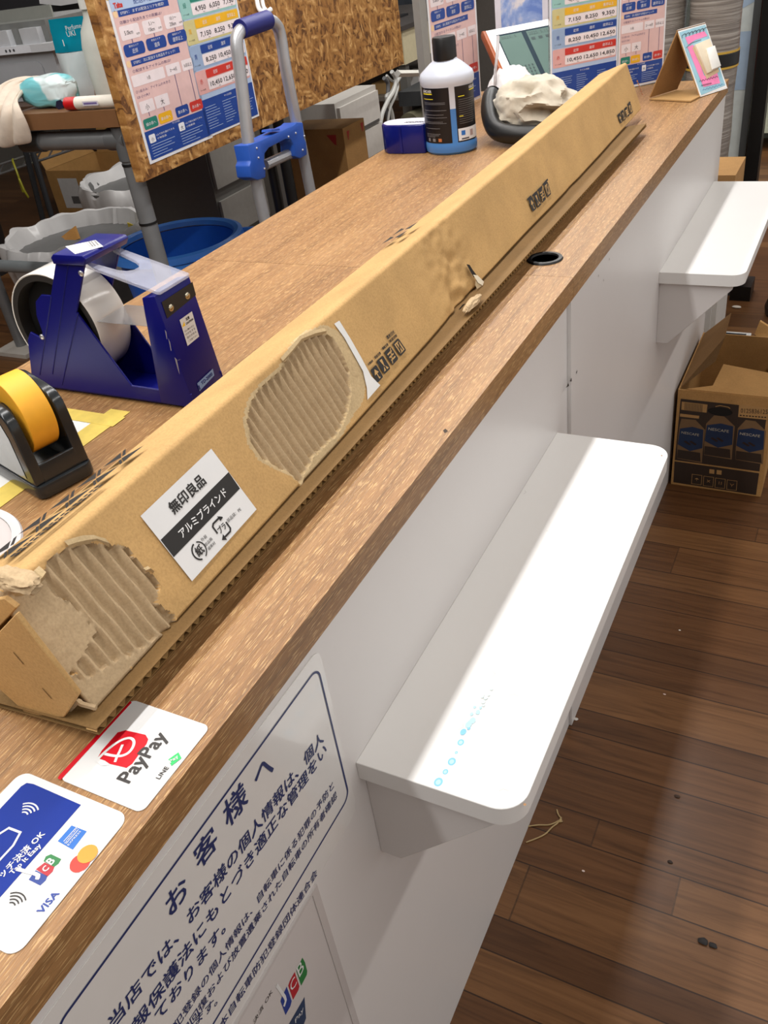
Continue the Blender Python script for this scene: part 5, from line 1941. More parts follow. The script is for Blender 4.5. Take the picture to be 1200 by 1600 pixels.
obj('leg', tube(B(), [Vector((lb.x + 0.60, lb.y, 0.0)), Vector((lb.x + 0.60, lb.y, 0.41))], 0.026, 16), PIPE, t)

# open carton, wire shelf, cord, black bin
k0 = ony(76, 283, 4.4)
k1 = ony(205, 258, 4.4)
KOP = kraft((170, 130, 78), 'kraft_open')
t = thing('open_carton', 'open brown carton behind the lined bins', 'carton', ((k0.x + k1.x) / 2, 4.65, 0))
obj('front_side', box(B(), k0.x, k1.x, 4.40, 4.405, 0.0, 0.32), KOP, t)
obj('left_side', box(B(), k0.x, k0.x + 0.005, 4.405, 4.90, 0.0, 0.32), KOP, t)
obj('right_side', box(B(), k1.x - 0.005, k1.x, 4.405, 4.90, 0.0, 0.32), KOP, t)
obj('back_side', box(B(), k0.x, k1.x, 4.90, 4.905, 0.0, 0.32), KOP, t)
obj('flap', prism(B(), [(k0.x, 4.405, 0.32), (k0.x, 4.895, 0.32), (k0.x - 0.10, 4.85, 0.44), (k0.x - 0.10, 4.45, 0.44)], (0.005, 0, 0.002)), KOP, t)
obj('flap', prism(B(), [(k0.x + 0.02, 4.905, 0.32), (k1.x, 4.905, 0.32), (k1.x, 4.95, 0.52), (k0.x + 0.05, 4.95, 0.52)], (0, 0.005, 0)), KOP, t)
S = Sheet((k0.x + 0.15, 4.3995, 0.17), (1, 0, 0), (0, 0, 1), 0.0005)
S.rect(-0.06, -0.10, 0.12, 0.10, mat((196, 196, 196), 0.5), 0)
S.rect(0.02, -0.07, 0.09, -0.02, mat((90, 90, 90), 0.5), 1)
S.build('address_label', t)
WIRE = mat((196, 198, 200), 0.25, 0.7)
t = thing('wire_shelf', 'dark upright and chrome wire shelf edge at the left behind the bench', 'shelf', (-3.9, 3.7, 0))
w0, w1 = ony(-20, 264, 3.7), ony(150, 207, 3.7)
w2, w3 = ony(-20, 279, 3.7), ony(150, 221, 3.7)
obj('wire_edge', tube(B(), [w0, w1], 0.007, 8), WIRE, t)
obj('wire_edge', tube(B(), [w2, w3], 0.007, 8), WIRE, t)
bm = B()
for k in range(9):
    f = k / 8.5
    tube(bm, [w2.lerp(w3, f), w0.lerp(w1, min(1, f + 0.05))], 0.005, 6)
obj('wire_lattice', bm, WIRE, t)
for (pa_, pb_) in (((36, 220), (66, 338)), ((46, 220), (80, 335))):
    a_, b_ = ony(pa_[0], pa_[1], 3.62), ony(pb_[0], pb_[1], 3.62)
    d_ = (b_ - a_)
    obj('upright', tube(B(), [a_, a_ + d_ * (a_.z / (a_.z - b_.z))], 0.016, 8), mat((52, 54, 58), 0.5, 0.3), t)
cp = smooth_path([ony(20, 249, 3.69), ony(20, 252, 3.60), ony(26, 268, 3.56), ony(34, 290, 3.56), ony(44, 308, 3.56), ony(38, 298, 3.54), ony(30, 280, 3.54), ony(36, 300, 3.55)], 6)
o = obj('cord', tube(B(), cp, 0.006, 6), mat((150, 146, 40), 0.5), None, origin=tuple(cp[0]))
tag(o, 'yellow green cord hanging from the chrome wire shelf edge', 'cord')
kb = onz(-10, 420, 0.0)
t = thing('black_bin', 'black bin standing at the left edge behind the nearer lined bin', 'bin', (-4.30, 3.35, 0))
obj('barrel', lathe(B(), [(0.0, 0.0), (0.20, 0.0), (0.23, 0.50), (0.22, 0.50), (0.19, 0.02), (0.0, 0.02)], (-4.30, 3.35, 0), 32), mat((26, 26, 28), 0.5), t)
obj('rim', lathe(B(), [(0.22, 0.50), (0.24, 0.50), (0.24, 0.47), (0.22, 0.47), (0.22, 0.50)], (-4.30, 3.35, 0), 32), mat((60, 60, 62), 0.4), t)

# shelves and dark goods against the back left wall
t = thing('storage_shelf', 'dark steel storage shelf with grey goods far behind the bench', 'shelf', (-4.4, 6.2, 0))
SHM = mat((60, 60, 62), 0.5)
for z in (0.75, 1.30):
    obj('shelf_board', box(B(), -6.0, -2.3, 5.9, 6.5, z, z + 0.03), SHM, t)
for x in (-5.98, -4.2, -2.34):
    obj('upright', box(B(), x - 0.02, x + 0.02, 5.9, 5.94, 0, 2.2), SHM, t)
for k, (x, w_, h_, c_) in enumerate(((-5.6, 0.5, 0.34, (70, 62, 54)), (-5.0, 0.42, 0.26, (60, 74, 84)), (-4.45, 0.45, 0.36, (92, 90, 86)), (-3.9, 0.4, 0.30, (50, 48, 50)), (-3.35, 0.45, 0.34, (104, 92, 74)), (-2.75, 0.4, 0.28, (46, 52, 60)))):
    for z in (0.781, 1.331):
        carton('storage_box', '%s box on the %s board of the dark storage shelf' % (('brownish', 'slate blue', 'grey', 'charcoal', 'tan', 'dark blue')[k], 'lower' if z < 1 else 'upper'), x - w_ / 2, x + w_ / 2, 5.96, 6.42, z + h_, mat(c_, 0.6, var=0.1), 'box', z, 'boxes on the storage shelf')
t = carton('dark_case', 'black equipment case behind the toolbox', -2.55, -1.66, 2.55, 2.95, 1.42, mat((34, 34, 38), 0.5), 'case', 1.1505)
o = obj('paper_sheet', prism(B(), [ony(60, -6, 2.5), ony(140, -14, 2.5), ony(132, 3, 2.5), ony(95, 9, 2.5), ony(62, 6, 2.5)], (0, 0.02, 0.01)), mat((190, 190, 192), 0.5), None, origin=tuple(ony(95, 5, 2.5)))
tag(o, 'pale grey sheet on top of the black case at the top left', 'paper')

# office corner seen between the board and the cleaner bottle
t = thing('office_desk', 'beige desk side with dark top seen between strand board and cleaner bottle', 'desk', (-2.0, 4.6, 0))
a, b = onx(628, 48, -1.75), onx(700, 20, -1.75)
BEI = mat((186, 176, 146), 0.45)
obj('apron', box(B(), -2.4, -1.75, a.y, b.y + 0.4, a.z - 0.15, a.z), BEI, t, bevel=0.01, seg=2)
obj('desk_top', box(B(), -2.42, -1.74, a.y - 0.02, b.y + 0.42, a.z, a.z + 0.02), mat((62, 58, 56), 0.45), t)
obj('lower_shelf', box(B(), -2.4, -1.76, a.y, b.y + 0.4, a.z - 0.31, a.z - 0.29), mat((96, 90, 82), 0.5), t)
for y in (a.y + 0.02, b.y + 0.36):
    obj('leg', box(B(), -1.80, -1.76, y, y + 0.04, 0, a.z - 0.15), mat((90, 88, 84), 0.5), t)
    obj('leg', box(B(), -2.39, -2.35, y, y + 0.04, 0, a.z - 0.15), mat((90, 88, 84), 0.5), t)
zs_ = a.z - 0.289
carton('paper_box', 'small pale box on the lower board of the beige desk', -1.86, -1.79, a.y + 0.22, a.y + 0.32, zs_ + 0.07, mat((206, 204, 204), 0.5), 'box', zs_)
carton('paper_box', 'small brown box on the lower board of the beige desk', -1.99, -1.86, a.y + 0.07, a.y + 0.20, zs_ + 0.05, mat((150, 120, 76), 0.5), 'box', zs_)
t = thing('monitor', 'dark monitor on the beige desk at the top of the photo', 'monitor', (-2.0, a.y + 0.3, a.z + 0.0205))
obj('screen', box(B(), -2.03, -2.00, a.y + 0.05, a.y + 0.60, a.z + 0.11, a.z + 0.45), mat((44, 46, 54), 0.25), t, bevel=0.005)
obj('stand', box(B(), -2.03, -2.00, a.y + 0.29, a.y + 0.36, a.z + 0.02, a.z + 0.12), mat((200, 196, 180), 0.4), t)
obj('foot', box(B(), -2.10, -1.92, a.y + 0.2, a.y + 0.44, a.z + 0.0205, a.z + 0.03), mat((30, 30, 32), 0.4), t)
wb0, wb1 = onx(622, 115, -1.40), onx(672, 114, -1.55)
t = thing('white_bar', 'white horizontal bar left of the cleaner bottle shoulder', 'bar', tuple(wb0.lerp(wb1, 0.5)))
obj('tube', tube(B(), [wb0, wb1], 0.013, 4), mat((214, 212, 204), 0.4), t)
obj('end_cap', tube(B(), [wb0 + (wb0 - wb1).normalized() * 0.012, wb0], 0.015, 4), mat((190, 188, 182), 0.4), t)
obj('post', tube(B(), [wb1, Vector((wb1.x, wb1.y, 0))], 0.012, 6), mat((150, 148, 142), 0.4), t)
CAB1 = mat((176, 176, 172), 0.4)
for k, pts in enumerate((((612, 112), (618, 122), (616, 140), (606, 158), (598, 176), (594, 196)), ((604, 118), (612, 126), (622, 132), (618, 150), (610, 168), (606, 190)), ((626, 118), (620, 128), (612, 145), (604, 152), (612, 176), (616, 200)), ((600, 122), (606, 130), (606, 148), (604, 170), (610, 196), (612, 212)))):
    P = smooth_path([onx(x, y, -1.68 - 0.02 * k) for x, y in pts], 5)
    P.append(Vector((P[-1].x, P[-1].y, 0.35)))
    o = obj('cable', tube(B(), P, 0.010 if k != 1 else 0.006, 8), CAB1 if k != 3 else mat((90, 90, 92), 0.5), None, origin=tuple(P[0]))
    tag(o, ('thick pale grey cable hanging nearest the drawer cabinet', 'thin pale cable looping through the cable bunch left of the bottle', 'pale grey cable crossing down from the white bar', 'dark grey cable in the cable bunch left of the bottle')[k], 'cable', 'hanging cables')
gv = onx(645, 168, -1.66)
o = obj('fabric_roll', tube(B(), [(gv.x - 0.02, gv.y - 0.02, gv.z - 0.075), (gv.x - 0.02, gv.y + 0.12, gv.z - 0.075)], 0.055, 28), mat((96, 92, 72), 0.7, var=0.1), None, origin=(gv.x, gv.y, gv.z - 0.075), bevel=0.01)
tag(o, 'olive round object behind the blue plastic case', 'roll')
bk = onx(670, 146, -1.62)
t = thing('desk_machine', 'black machine with round knobs left of the cleaner bottle', 'machine', tuple(bk))
obj('body', box(B(), bk.x - 0.12, bk.x, bk.y - 0.10, bk.y + 0.16, bk.z - 0.035, bk.z + 0.03), mat((50, 52, 54), 0.45), t, bevel=0.008)
for y in (-0.03, 0.08):
    obj('knob', tube(B(), [(bk.x, bk.y + y, bk.z), (bk.x + 0.03, bk.y + y, bk.z)], 0.035, 20), BLACK, t)
obj('support', box(B(), bk.x - 0.10, bk.x - 0.02, bk.y, bk.y + 0.05, 0, bk.z - 0.05), mat((50, 46, 42), 0.6), t)

# ================================================================== FAR END OF THE COUNTER
# two-page price stand
R0_ = Vector((-0.173, 2.6435, 1.0))
dd = Vector((0.70, 0.714, 0)).normalized()
nn_ = Vector((dd.y, -dd.x, 0))
ACR = mat((226, 230, 232), 0.08, trans=0.92, var=0.0)
t = thing('acrylic_stand', 'clear acrylic stand holding two price posters at the far end of the counter', 'stand', tuple(R0_ - dd * 0.17 - nn_ * 0.003))
P0 = R0_ - dd * 0.342 - nn_ * 0.0022 + Vector((0, 0, 0.0008))
P1 = R0_ + dd * 0.002 - nn_ * 0.0022 + Vector((0, 0, 0.0008))
obj('plate', prism(B(), [P0, P1, P1 + Vector((0, 0, 0.30)), P0 + Vector((0, 0, 0.30))], -nn_ * 0.003), ACR, t)
obj('foot', prism(B(), [P0 - nn_ * 0.003, P1 - nn_ * 0.003, P1 - nn_ * 0.043 - dd * 0.02, P0 - nn_ * 0.043 + dd * 0.02], (0, 0, 0.003)), ACR, t)
poster_thing('price_poster', 'delivery price table poster on the acrylic stand beside the desk clock', R0_ - dd * 0.340 + Vector((0, 0, 0.006)), dd, 0.198, 0.285, 'prices', 'delivery price posters')
poster_thing('price_poster', 'delivery flow chart poster on the acrylic stand behind the end of the long box', R0_ - dd * 0.140 + Vector((0, 0, 0.003)), dd, 0.140, 0.285, 'flow', 'delivery price posters')
# left poster with its post
d2 = Vector((0.13, 0.99, 0)).normalized()
n2_ = Vector((d2.y, -d2.x, 0))
lo = Vector((-0.690, 2.275, 1.006))
t = poster_thing('price_poster', 'delivery flow chart poster standing behind the cleaner bottle', lo, d2, 0.250, 0.350, 'flow', 'delivery price posters')
obj('post', prism(B(), [lo - d2 * 0.036 + Vector((0, 0, -0.0055)), lo - d2 * 0.004 + Vector((0, 0, -0.0055)), lo - d2 * 0.004 - n2_ * 0.02 + Vector((0, 0, -0.0055)), lo - d2 * 0.036 - n2_ * 0.02 + Vector((0, 0, -0.0055))], (0, 0, 0.40)), mat((150, 148, 142), 0.35, 0.3), t)
# flyer with a sky photo
fo = onpl(775, 50, R0_ - dd * 0.30 - nn_ * 0.36, nn_)
t = thing('flyer', 'white flyer with a blue sky photo behind the desk clock', 'flyer', (fo.x, fo.y, 1.0))
fl0 = Vector((fo.x, fo.y, 1.002))
obj('paper', prism(B(), [fl0, fl0 + dd * 0.21, fl0 + dd * 0.21 + Vector((0, 0, 0.36)), fl0 + Vector((0, 0, 0.36))], -nn_ * 0.001), mat((228, 222, 230), 0.35), t)
SKY = NT('sky_photo')
v = mapped(SKY, (9, 9, 9))
nz_ = noise_(SKY, v, 1.6, 5, 0.6, 0.4)
SKY.l(ramp(SKY, nz_, [(0.38, (112, 140, 208)), (0.5, (160, 180, 226)), (0.62, (232, 224, 228))]), SKY.b.inputs['Base Color'])
S = Sheet(fl0, dd, (0, 0, 1), 0.0004)
S.rect(0.018, 0.10, 0.150, 0.290, SKY.m, 0)
S.rect(0.07, 0.312, 0.20, 0.316, mat((90, 84, 96), 0.5), 0)
S.build('print', t)
# desk clock
ck = onz(803, 160, 1.016)
tp = onpl(753, 49, ck, dd)
up = (tp - ck)
Hc = up.length
up.normalize()
cn = dd.cross(up).normalized()
Wc = 0.215
CWH = mat((232, 232, 230), 0.3)
t = thing('desk_clock', 'white digital desk calendar clock with wooden side and two grey screens', 'clock', tuple(ck))


def K(x, y, z=0.0):
    return ck + dd * x + up * y + cn * z


obj('case', prism(B(), [K(0.010, 0.004, -0.014), K(Wc - 0.010, 0.004, -0.014), K(Wc - 0.010, Hc, -0.014), K(0.010, Hc, -0.014)], cn * 0.014), CWH, t, bevel=0.0025, seg=2)
WS = mat((166, 84, 36), 0.4, var=0.08, scale=30)
for x in (0.0, Wc - 0.010):
    obj('wood_side', prism(B(), [K(x, 0.0, -0.020), K(x, 0.0, 0.003), K(x, Hc - 0.004, 0.003), K(x, Hc + 0.002, -0.002), K(x, Hc + 0.002, -0.014), K(x, Hc - 0.004, -0.020)], dd * 0.010), WS, t, bevel=0.002, seg=2)
obj('rear_stand', prism(B(), [K(0.06, Hc * 0.75, -0.014), K(Wc - 0.06, Hc * 0.75, -0.014), Vector((K(Wc - 0.06, 0, 0).x, K(Wc - 0.06, 0, 0).y, 1.001)) - nn_ * 0.11, Vector((K(0.06, 0, 0).x, K(0.06, 0, 0).y, 1.001)) - nn_ * 0.11], -nn_ * 0.003), CWH, t)
S = Sheet(K(0, 0, 0.0004), dd, up, 0.0004)
LCD = mat((100, 122, 116), 0.12, spec=0.6, var=0.05, scale=9)
LCDK = mat((62, 78, 78), 0.3)
S.rect(0.034, 0.030, Wc - 0.020, Hc - 0.022, mat((52, 66, 76), 0.12), 0)
S.rect(0.037, 0.033, 0.108, Hc - 0.028, LCD, 1)
S.rect(0.122, 0.033, Wc - 0.023, Hc - 0.028, LCD, 1)
S.text('2025. 5', 0.044, Hc - 0.040, 0.008, LCDK, 2, w=0.045)
for r in range(5):
    for c_ in range(6):
        S.rect(0.043 + c_ * 0.0105, 0.060 + r * 0.0105, 0.0475 + c_ * 0.0105, 0.066 + r * 0.0105, LCDK, 2)
S.line([(0.040, 0.054), (0.106, 0.054)], 0.0012, LCDK, 2)
S.text('25.4', 0.044, 0.038, 0.011, LCDK, 2)
S.text('2025. 5.15', 0.126, Hc - 0.043, 0.011, LCDK, 2, w=0.060)
for c_ in range(3):
    S.rect(0.128 + c_ * 0.022, Hc - 0.060, 0.140 + c_ * 0.022, Hc - 0.051, LCDK, 2)
S.text('11:08', 0.126, 0.042, 0.026, LCDK, 2, w=0.060)
S.build('screen', t)['label'] = 'grey green liquid crystal screens'

# cardboard easel with its hand made sign
F0, F1 = onz(1094, 152.5, 1.0), onz(1136, 139, 1.0)
K0 = onz(1014, 157, 1.0)
ed = (F1 - F0)
eL = ed.length
eu = ed.normalized()
T0 = onpl(1058, 47, F0, eu)
up2 = (T0 - F0)
K1 = K0 + ed
T1_ = T0 + ed
zl = Vector((0, 0, 0.0012))
t = thing('sign_easel', 'folded cardboard easel with hand painted pink and blue sign on the far counter corner', 'sign', tuple((F0 + F1) / 2))
KE = kraft((178, 140, 90), 'kraft_easel')
obj('base', prism(B(), [F0 + zl, onz(1079, 160.5, 1.0) + zl, K0 + zl, K1 + zl, F1 + zl], (0, 0, 0.003)), KE, t)
nb = ed.cross(T0 - K0).normalized()
obj('back_panel', prism(B(), [K0 + zl * 6, K1 + zl * 6, T1_, T0], nb * 0.003), kraft((140, 102, 60), 'kraft_easel_back'), t)
nf = ed.cross(up2).normalized()
obj('front_panel', prism(B(), [F0 + zl, F1 + zl, T1_, T0], nf * -0.003), KE, t)
S = Sheet(F0 + nf * 0.0008, ed, up2, 0.0005)
hE = up2.length
obj('sign_card', prism(B(), [F0 + zl + nf * 0.0003, F1 + zl + nf * 0.0003, T1_ + nf * 0.0003, T0 + nf * 0.0003], nf * 0.001), PAPERW, t)
S = Sheet(F0 + zl + nf * 0.0014, ed, up2, 0.0004)


def ez(a, b):
    return S.px((1000 + a * 0.125, 20 + b * 0.125))


S.poly([ez(490, 245), ez(815, 150), ez(1065, 905), ez(765, 1030)], mat((146, 190, 206), 0.5, var=0.1), 0)
SP = mat((240, 130, 178), 0.5, var=0.1)
S.poly([ez(560, 310), ez(800, 230), ez(840, 290), ez(690, 340), ez(600, 400)], SP, 1)
S.poly([ez(590, 430), ez(660, 400), ez(800, 790), ez(960, 740), ez(1000, 880), ez(790, 930)], SP, 1)
S.poly([ez(650, 440), ez(860, 340), ez(985, 740), ez(830, 830)], mat((206, 178, 140), 0.5), 2)
for k in range(7):
    p, q = ez(525 + k * 44, 320 - k * 13), ez(560 + k * 44, 262 - k * 13)
    S.line([p, (p[0] + 0.002, p[1] + 0.006), q, (q[0] + 0.003, q[1] - 0.006)], 0.0013, DKTXT, 3)
S.line([ez(572, 440), ez(640, 380), ez(760, 340)], 0.0012, DKTXT, 3)
for r, (p, q) in enumerate((((735, 862), (965, 800)), ((760, 915), (890, 885)), ((775, 970), (1040, 895)))):
    n_ = 14
    pts = []
    for k in range(n_ + 1):
        f = k / n_
        a_ = ez(p[0] + (q[0] - p[0]) * f, p[1] + (q[1] - p[1]) * f)
        pts.append((a_[0], a_[1] + (0.0022 if k % 2 else -0.0016)))
    S.line(pts, 0.0009, DKTXT if r < 2 else mat((60, 110, 160), 0.5), 3)
S.build('painted_print', t)
cw = [S.o + S.u * ez(*p)[0] + S.v * ez(*p)[1] for p in ((670, 410), (850, 335), (985, 690), (825, 770))]
obj('mounted_plate', prism(B(), cw, nf * 0.006), mat((222, 208, 182), 0.5), t, bevel=0.001)
cw = [S.o + S.u * ez(*p)[0] + S.v * ez(*p)[1] + nf * 0.0062 for p in ((800, 470), (895, 435), (972, 690), (868, 735))]
obj('mounted_switch', prism(B(), cw, nf * 0.005), mat((232, 230, 224), 0.4), t, bevel=0.001)
S = Sheet((F0 + K0) / 2 + Vector((0, 0, 0.0037)), (1, 0, 0), (0, 1, 0), 0.0004)
o_ = S.px((1050, 150))
for k in range(2):
    S.arc(o_[0], o_[1], 0.020 - k * 0.006, 0, 360, 0.0035, mat((220, 206, 50), 0.5), 0, 20)
S.build('yellow_mark', t)

# wrapped rolls, posts and goods beyond the counter
WR = NT('stretch_wrap')
v = mapped(WR, (3, 3, 150))
f_ = noise_(WR, v, 1.0, 4, 0.6, 0.6)
WR.l(ramp(WR, f_, [(0.3, (104, 96, 90)), (0.55, (142, 134, 126)), (0.75, (186, 180, 172))]), WR.b.inputs['Base Color'])
WR.set(Roughness=0.28)
bp_ = WR.n('ShaderNodeBump')
bp_.inputs['Strength'].default_value = 0.6
bp_.inputs['Distance'].default_value = 0.004
WR.l(f_, bp_.inputs['Height'])
WR.l(bp_.outputs['Normal'], WR.b.inputs['Normal'])
for k, (px0, px1, lab) in enumerate(((1078, 1163, 'tall film wrapped roll with a black and yellow band beside the glass door'), (985, 1075, 'tall film wrapped roll behind the price posters'))):
    y = 3.20
    a_, b_ = ony(px0, 0, y), ony(px1, 0, y)
    cx, r = (a_.x + b_.x) / 2, (b_.x - a_.x) / 2
    t = thing('wrapped_roll', lab, 'roll', (cx, y, 0), 'film wrapped rolls')
    prof = [(0.0, 0.0), (r * 0.95, 0.0)] + [(r * (0.97 + 0.02 * math.sin(q_ * 1.7)), 0.02 + q_ * 0.06) for q_ in range(24)] + [(r * 0.9, 1.48), (0.0, 1.48)]
    obj('wrapped_body', lathe(B(), prof, (cx, y, 0), 48), WR.m, t)
    if k == 0:
        zb = ony(1120, 98, y - r).z
        obj('black_band', lathe(B(), [(r * 1.0, zb - 0.018), (r * 1.02, zb - 0.016), (r * 1.02, zb + 0.018), (r * 1.0, zb + 0.020)], (cx, y, 0), 48), BLACK, t)
        for s_ in (-0.024, 0.020):
            obj('yellow_band', lathe(B(), [(r * 1.0, zb + s_), (r * 1.015, zb + s_), (r * 1.015, zb + s_ + 0.006), (r * 1.0, zb + s_ + 0.006)], (cx, y, 0), 48), mat((196, 158, 60), 0.4), t)
yd = 3.62
g0, g1 = ony(1152, 258, yd), ony(1163.5, 258, yd)
t = thing('glass_door', 'grey framed glass door edge beside the wrapped roll', 'door', (g0.x - 0.3, yd, 0))
obj('stile', box(B(), g0.x, g1.x - 0.002, yd, yd + 0.045, 0, 2.1), mat((92, 96, 98), 0.4, 0.3), t, bevel=0.004)
obj('bottom_rail', box(B(), g0.x - 0.75, g0.x, yd, yd + 0.045, 0, 0.10), mat((92, 96, 98), 0.4, 0.3), t, bevel=0.004)
obj('glass_pane', box(B(), g0.x - 0.75, g0.x, yd + 0.02, yd + 0.026, 0.10, 2.1), mat((210, 224, 222), 0.05, trans=0.95, var=0.0), t)
S = Sheet(Vector((g0.x - 0.09, yd + 0.018, 1.0)), (1, 0, 0), (0, 0, 1), 0.0006)
S.rect(-0.10, -0.95, 0.088, 0.9, mat((216, 226, 226), 0.35, var=0.05), 0)
S.rect(-0.10, -0.22, 0.088, -0.03, mat((176, 200, 226), 0.4), 1)
S.poly([(-0.10, -0.03), (0.088, 0.06), (0.088, 0.10), (-0.10, 0.02)], mat((176, 200, 226), 0.4), 1)
S.rect(0.0, 0.14, 0.07, 0.21, TEAL, 1)
S.build('window_poster', t)
b0, b1 = ony(1164, 258, yd - 0.02), ony(1185, 258, yd - 0.02)
t = thing('door_post', 'black door post right of the glass door', 'post', ((b0.x + b1.x) / 2, yd, 0))
obj('post', box(B(), b0.x, b1.x, yd - 0.02, yd + 0.05, 0, 2.4), mat((12, 12, 13), 0.4), t, bevel=0.003)
obj('foot', box(B(), b0.x, b1.x + 0.03, yd - 0.05, yd + 0.07, 0, 0.06), mat((12, 12, 13), 0.4), t, bevel=0.006)
cz = ony(1140, 262, 2.80).z
t = thing('side_cabinet', 'white low cabinet standing behind the far end of the counter', 'cabinet', (-0.12, 2.84, 0))
obj('body', box(B(), -0.30, 0.004, 2.70, 2.97, 0.0, 0.50), mat((212, 210, 206), 0.4), t, bevel=0.004)
obj('door', box(B(), 0.0042, 0.018, 2.712, 2.958, 0.02, 0.48), mat((206, 204, 200), 0.4), t, bevel=0.002)
t = carton('shipping_carton', 'small carton on the white cabinet behind the far end of the counter', ony(1112, 262, 2.80).x, ony(1156, 262, 2.80).x, 2.72, 2.92, cz, kraft((176, 136, 88), 'kraft_far'), 'carton', 0.5005)
t = thing('display_rack', 'rack with red and green goods beyond the black door post', 'rack', (0.45, 6.0, 0))
obj('backboard', box(B(), -0.35, 1.4, 6.2, 6.23, 0, 1.9), mat((150, 160, 150), 0.6), t)
for k, c_ in enumerate(((190, 196, 176), (176, 92, 80), (150, 66, 60), (120, 140, 110), (206, 206, 200))):
    obj('goods_row', box(B(), -0.33, 1.38, 5.9, 6.18, 0.1 + k * 0.33, 0.34 + k * 0.33), mat(c_, 0.5, var=0.2, scale=6), t)
rb = onz(1196, 492, 0)
t = thing('floor_bin', 'dark cylindrical bin with metal band at the right edge of the photo', 'bin', (rb.x + 0.085, rb.y + 0.02, 0))
cb_ = (rb.x + 0.095, rb.y + 0.03, 0)
obj('drum', lathe(B(), [(0.0, 0.0), (0.10, 0.0), (0.105, 0.03), (0.095, 0.06), (0.10, 0.62), (0.0, 0.62)], cb_, 40), mat((30, 30, 32), 0.35), t)
obj('metal_band', lathe(B(), [(0.098, 0.20), (0.102, 0.20), (0.102, 0.25), (0.098, 0.25)], cb_, 40), mat((110, 112, 116), 0.3, 0.6), t)

# drinks carton on the floor under the far shelf
CX0, CX1, CY0, CY1, CZ = 0.006, 0.252, 2.182, 2.560, 0.312
KD = kraft((176, 134, 82), 'kraft_drinks')
t = thing('drinks_carton', 'open drinks carton printed with three bottles on the floor under the far shelf', 'carton', ((CX0 + CX1) / 2, (CY0 + CY1) / 2, 0))
obj('front_side', box(B(), CX0, CX1, CY0, CY0 + 0.004, 0.0005, CZ), KD, t)
obj('back_side', box(B(), CX0, CX1, CY1 - 0.004, CY1, 0.0005, CZ), KD, t)
obj('left_side', box(B(), CX0, CX0 + 0.004, CY0 + 0.004, CY1 - 0.004, 0.0005, CZ), KD, t)
obj('right_side', box(B(), CX1 - 0.004, CX1, CY0 + 0.004, CY1 - 0.004, 0.0005, CZ), KD, t)
obj('bottom', box(B(), CX0 + 0.004, CX1 - 0.004, CY0 + 0.004, CY1 - 0.004, 0.001, 0.005), KRAFT_DK, t)
KD2 = kraft((146, 110, 68), 'kraft_drinks_flap')
fl = [Vector((CX0 + 0.003, CY0 + 0.01, CZ)), Vector((CX0 + 0.003, CY1 - 0.01, CZ)), ony(1141, 490, 2.48), ony(1116, 566, 2.30)]
obj('flap', prism(B(), [fl[0], fl[1], fl[2], ony(1131, 528, 2.36), fl[3]], (0.003, 0, 0.003)), KD2, t)
fr_ = [Vector((CX0 + 0.02, CY0 + 0.002, CZ)), Vector((CX1, CY0 + 0.002, CZ)), Vector((CX1, CY0 + 0.11, CZ + 0.012)), Vector((CX0 + 0.095, CY0 + 0.13, CZ + 0.020)), Vector((CX0 + 0.085, CY0 + 0.025, CZ + 0.006))]
obj('flap', prism(B(), fr_, (0, 0, 0.003)), KD, t)
INKC = mat((48, 34, 24), 0.6)
CBL = mat((22, 42, 74), 0.55, var=0.15, scale=30)
S = Sheet((CX0, CY0 - 0.0002, 0), (1, 0, 0), (0, 0, 1), 0.0003)


def dz(a, b):
    return S.px((1040 + a * 0.13333, 600 + b * 0.13333))


S.poly([dz(178, 172), dz(1195, 282), dz(1100, 1025), dz(108, 890)], INKC, 0)
S.poly([dz(106, 905), dz(1096, 1045), dz(1060, 1300), dz(92, 1150)], INKC, 0)
KP = mat((170, 130, 80), 0.7)
S.poly([dz(190, 205), dz(492, 240), dz(480, 335), dz(185, 300)], KP, 1)
for k in range(12):
    a_ = 225 + k * 18
    S.poly([dz(a_, 216 + k * 2), dz(a_ + 9, 217 + k * 2), dz(a_ + 6, 312 + k * 2), dz(a_ - 3, 311 + k * 2)], mat((90, 70, 44), 0.7), 2)
S.poly([dz(862, 240), dz(1200, 280), dz(1190, 420), dz(850, 385)], KP, 1)
S.pxtext('0125836125', (1040 + 880 * 0.13333, 600 + 335 * 0.13333), (1040 + 1195 * 0.13333, 600 + 352 * 0.13333), INKC, 1.4, 2)
for r in (370, 405):
    for k in range(9):
        S.poly([dz(870 + k * 36, r - 12 + k * 3), dz(892 + k * 36, r - 10 + k * 3), dz(892 + k * 36, r + 4 + k * 3), dz(870 + k * 36, r + 2 + k * 3)], INKC, 2)
S.poly([dz(170, 345), dz(395, 372), dz(390, 405), dz(168, 380)], KP, 1)
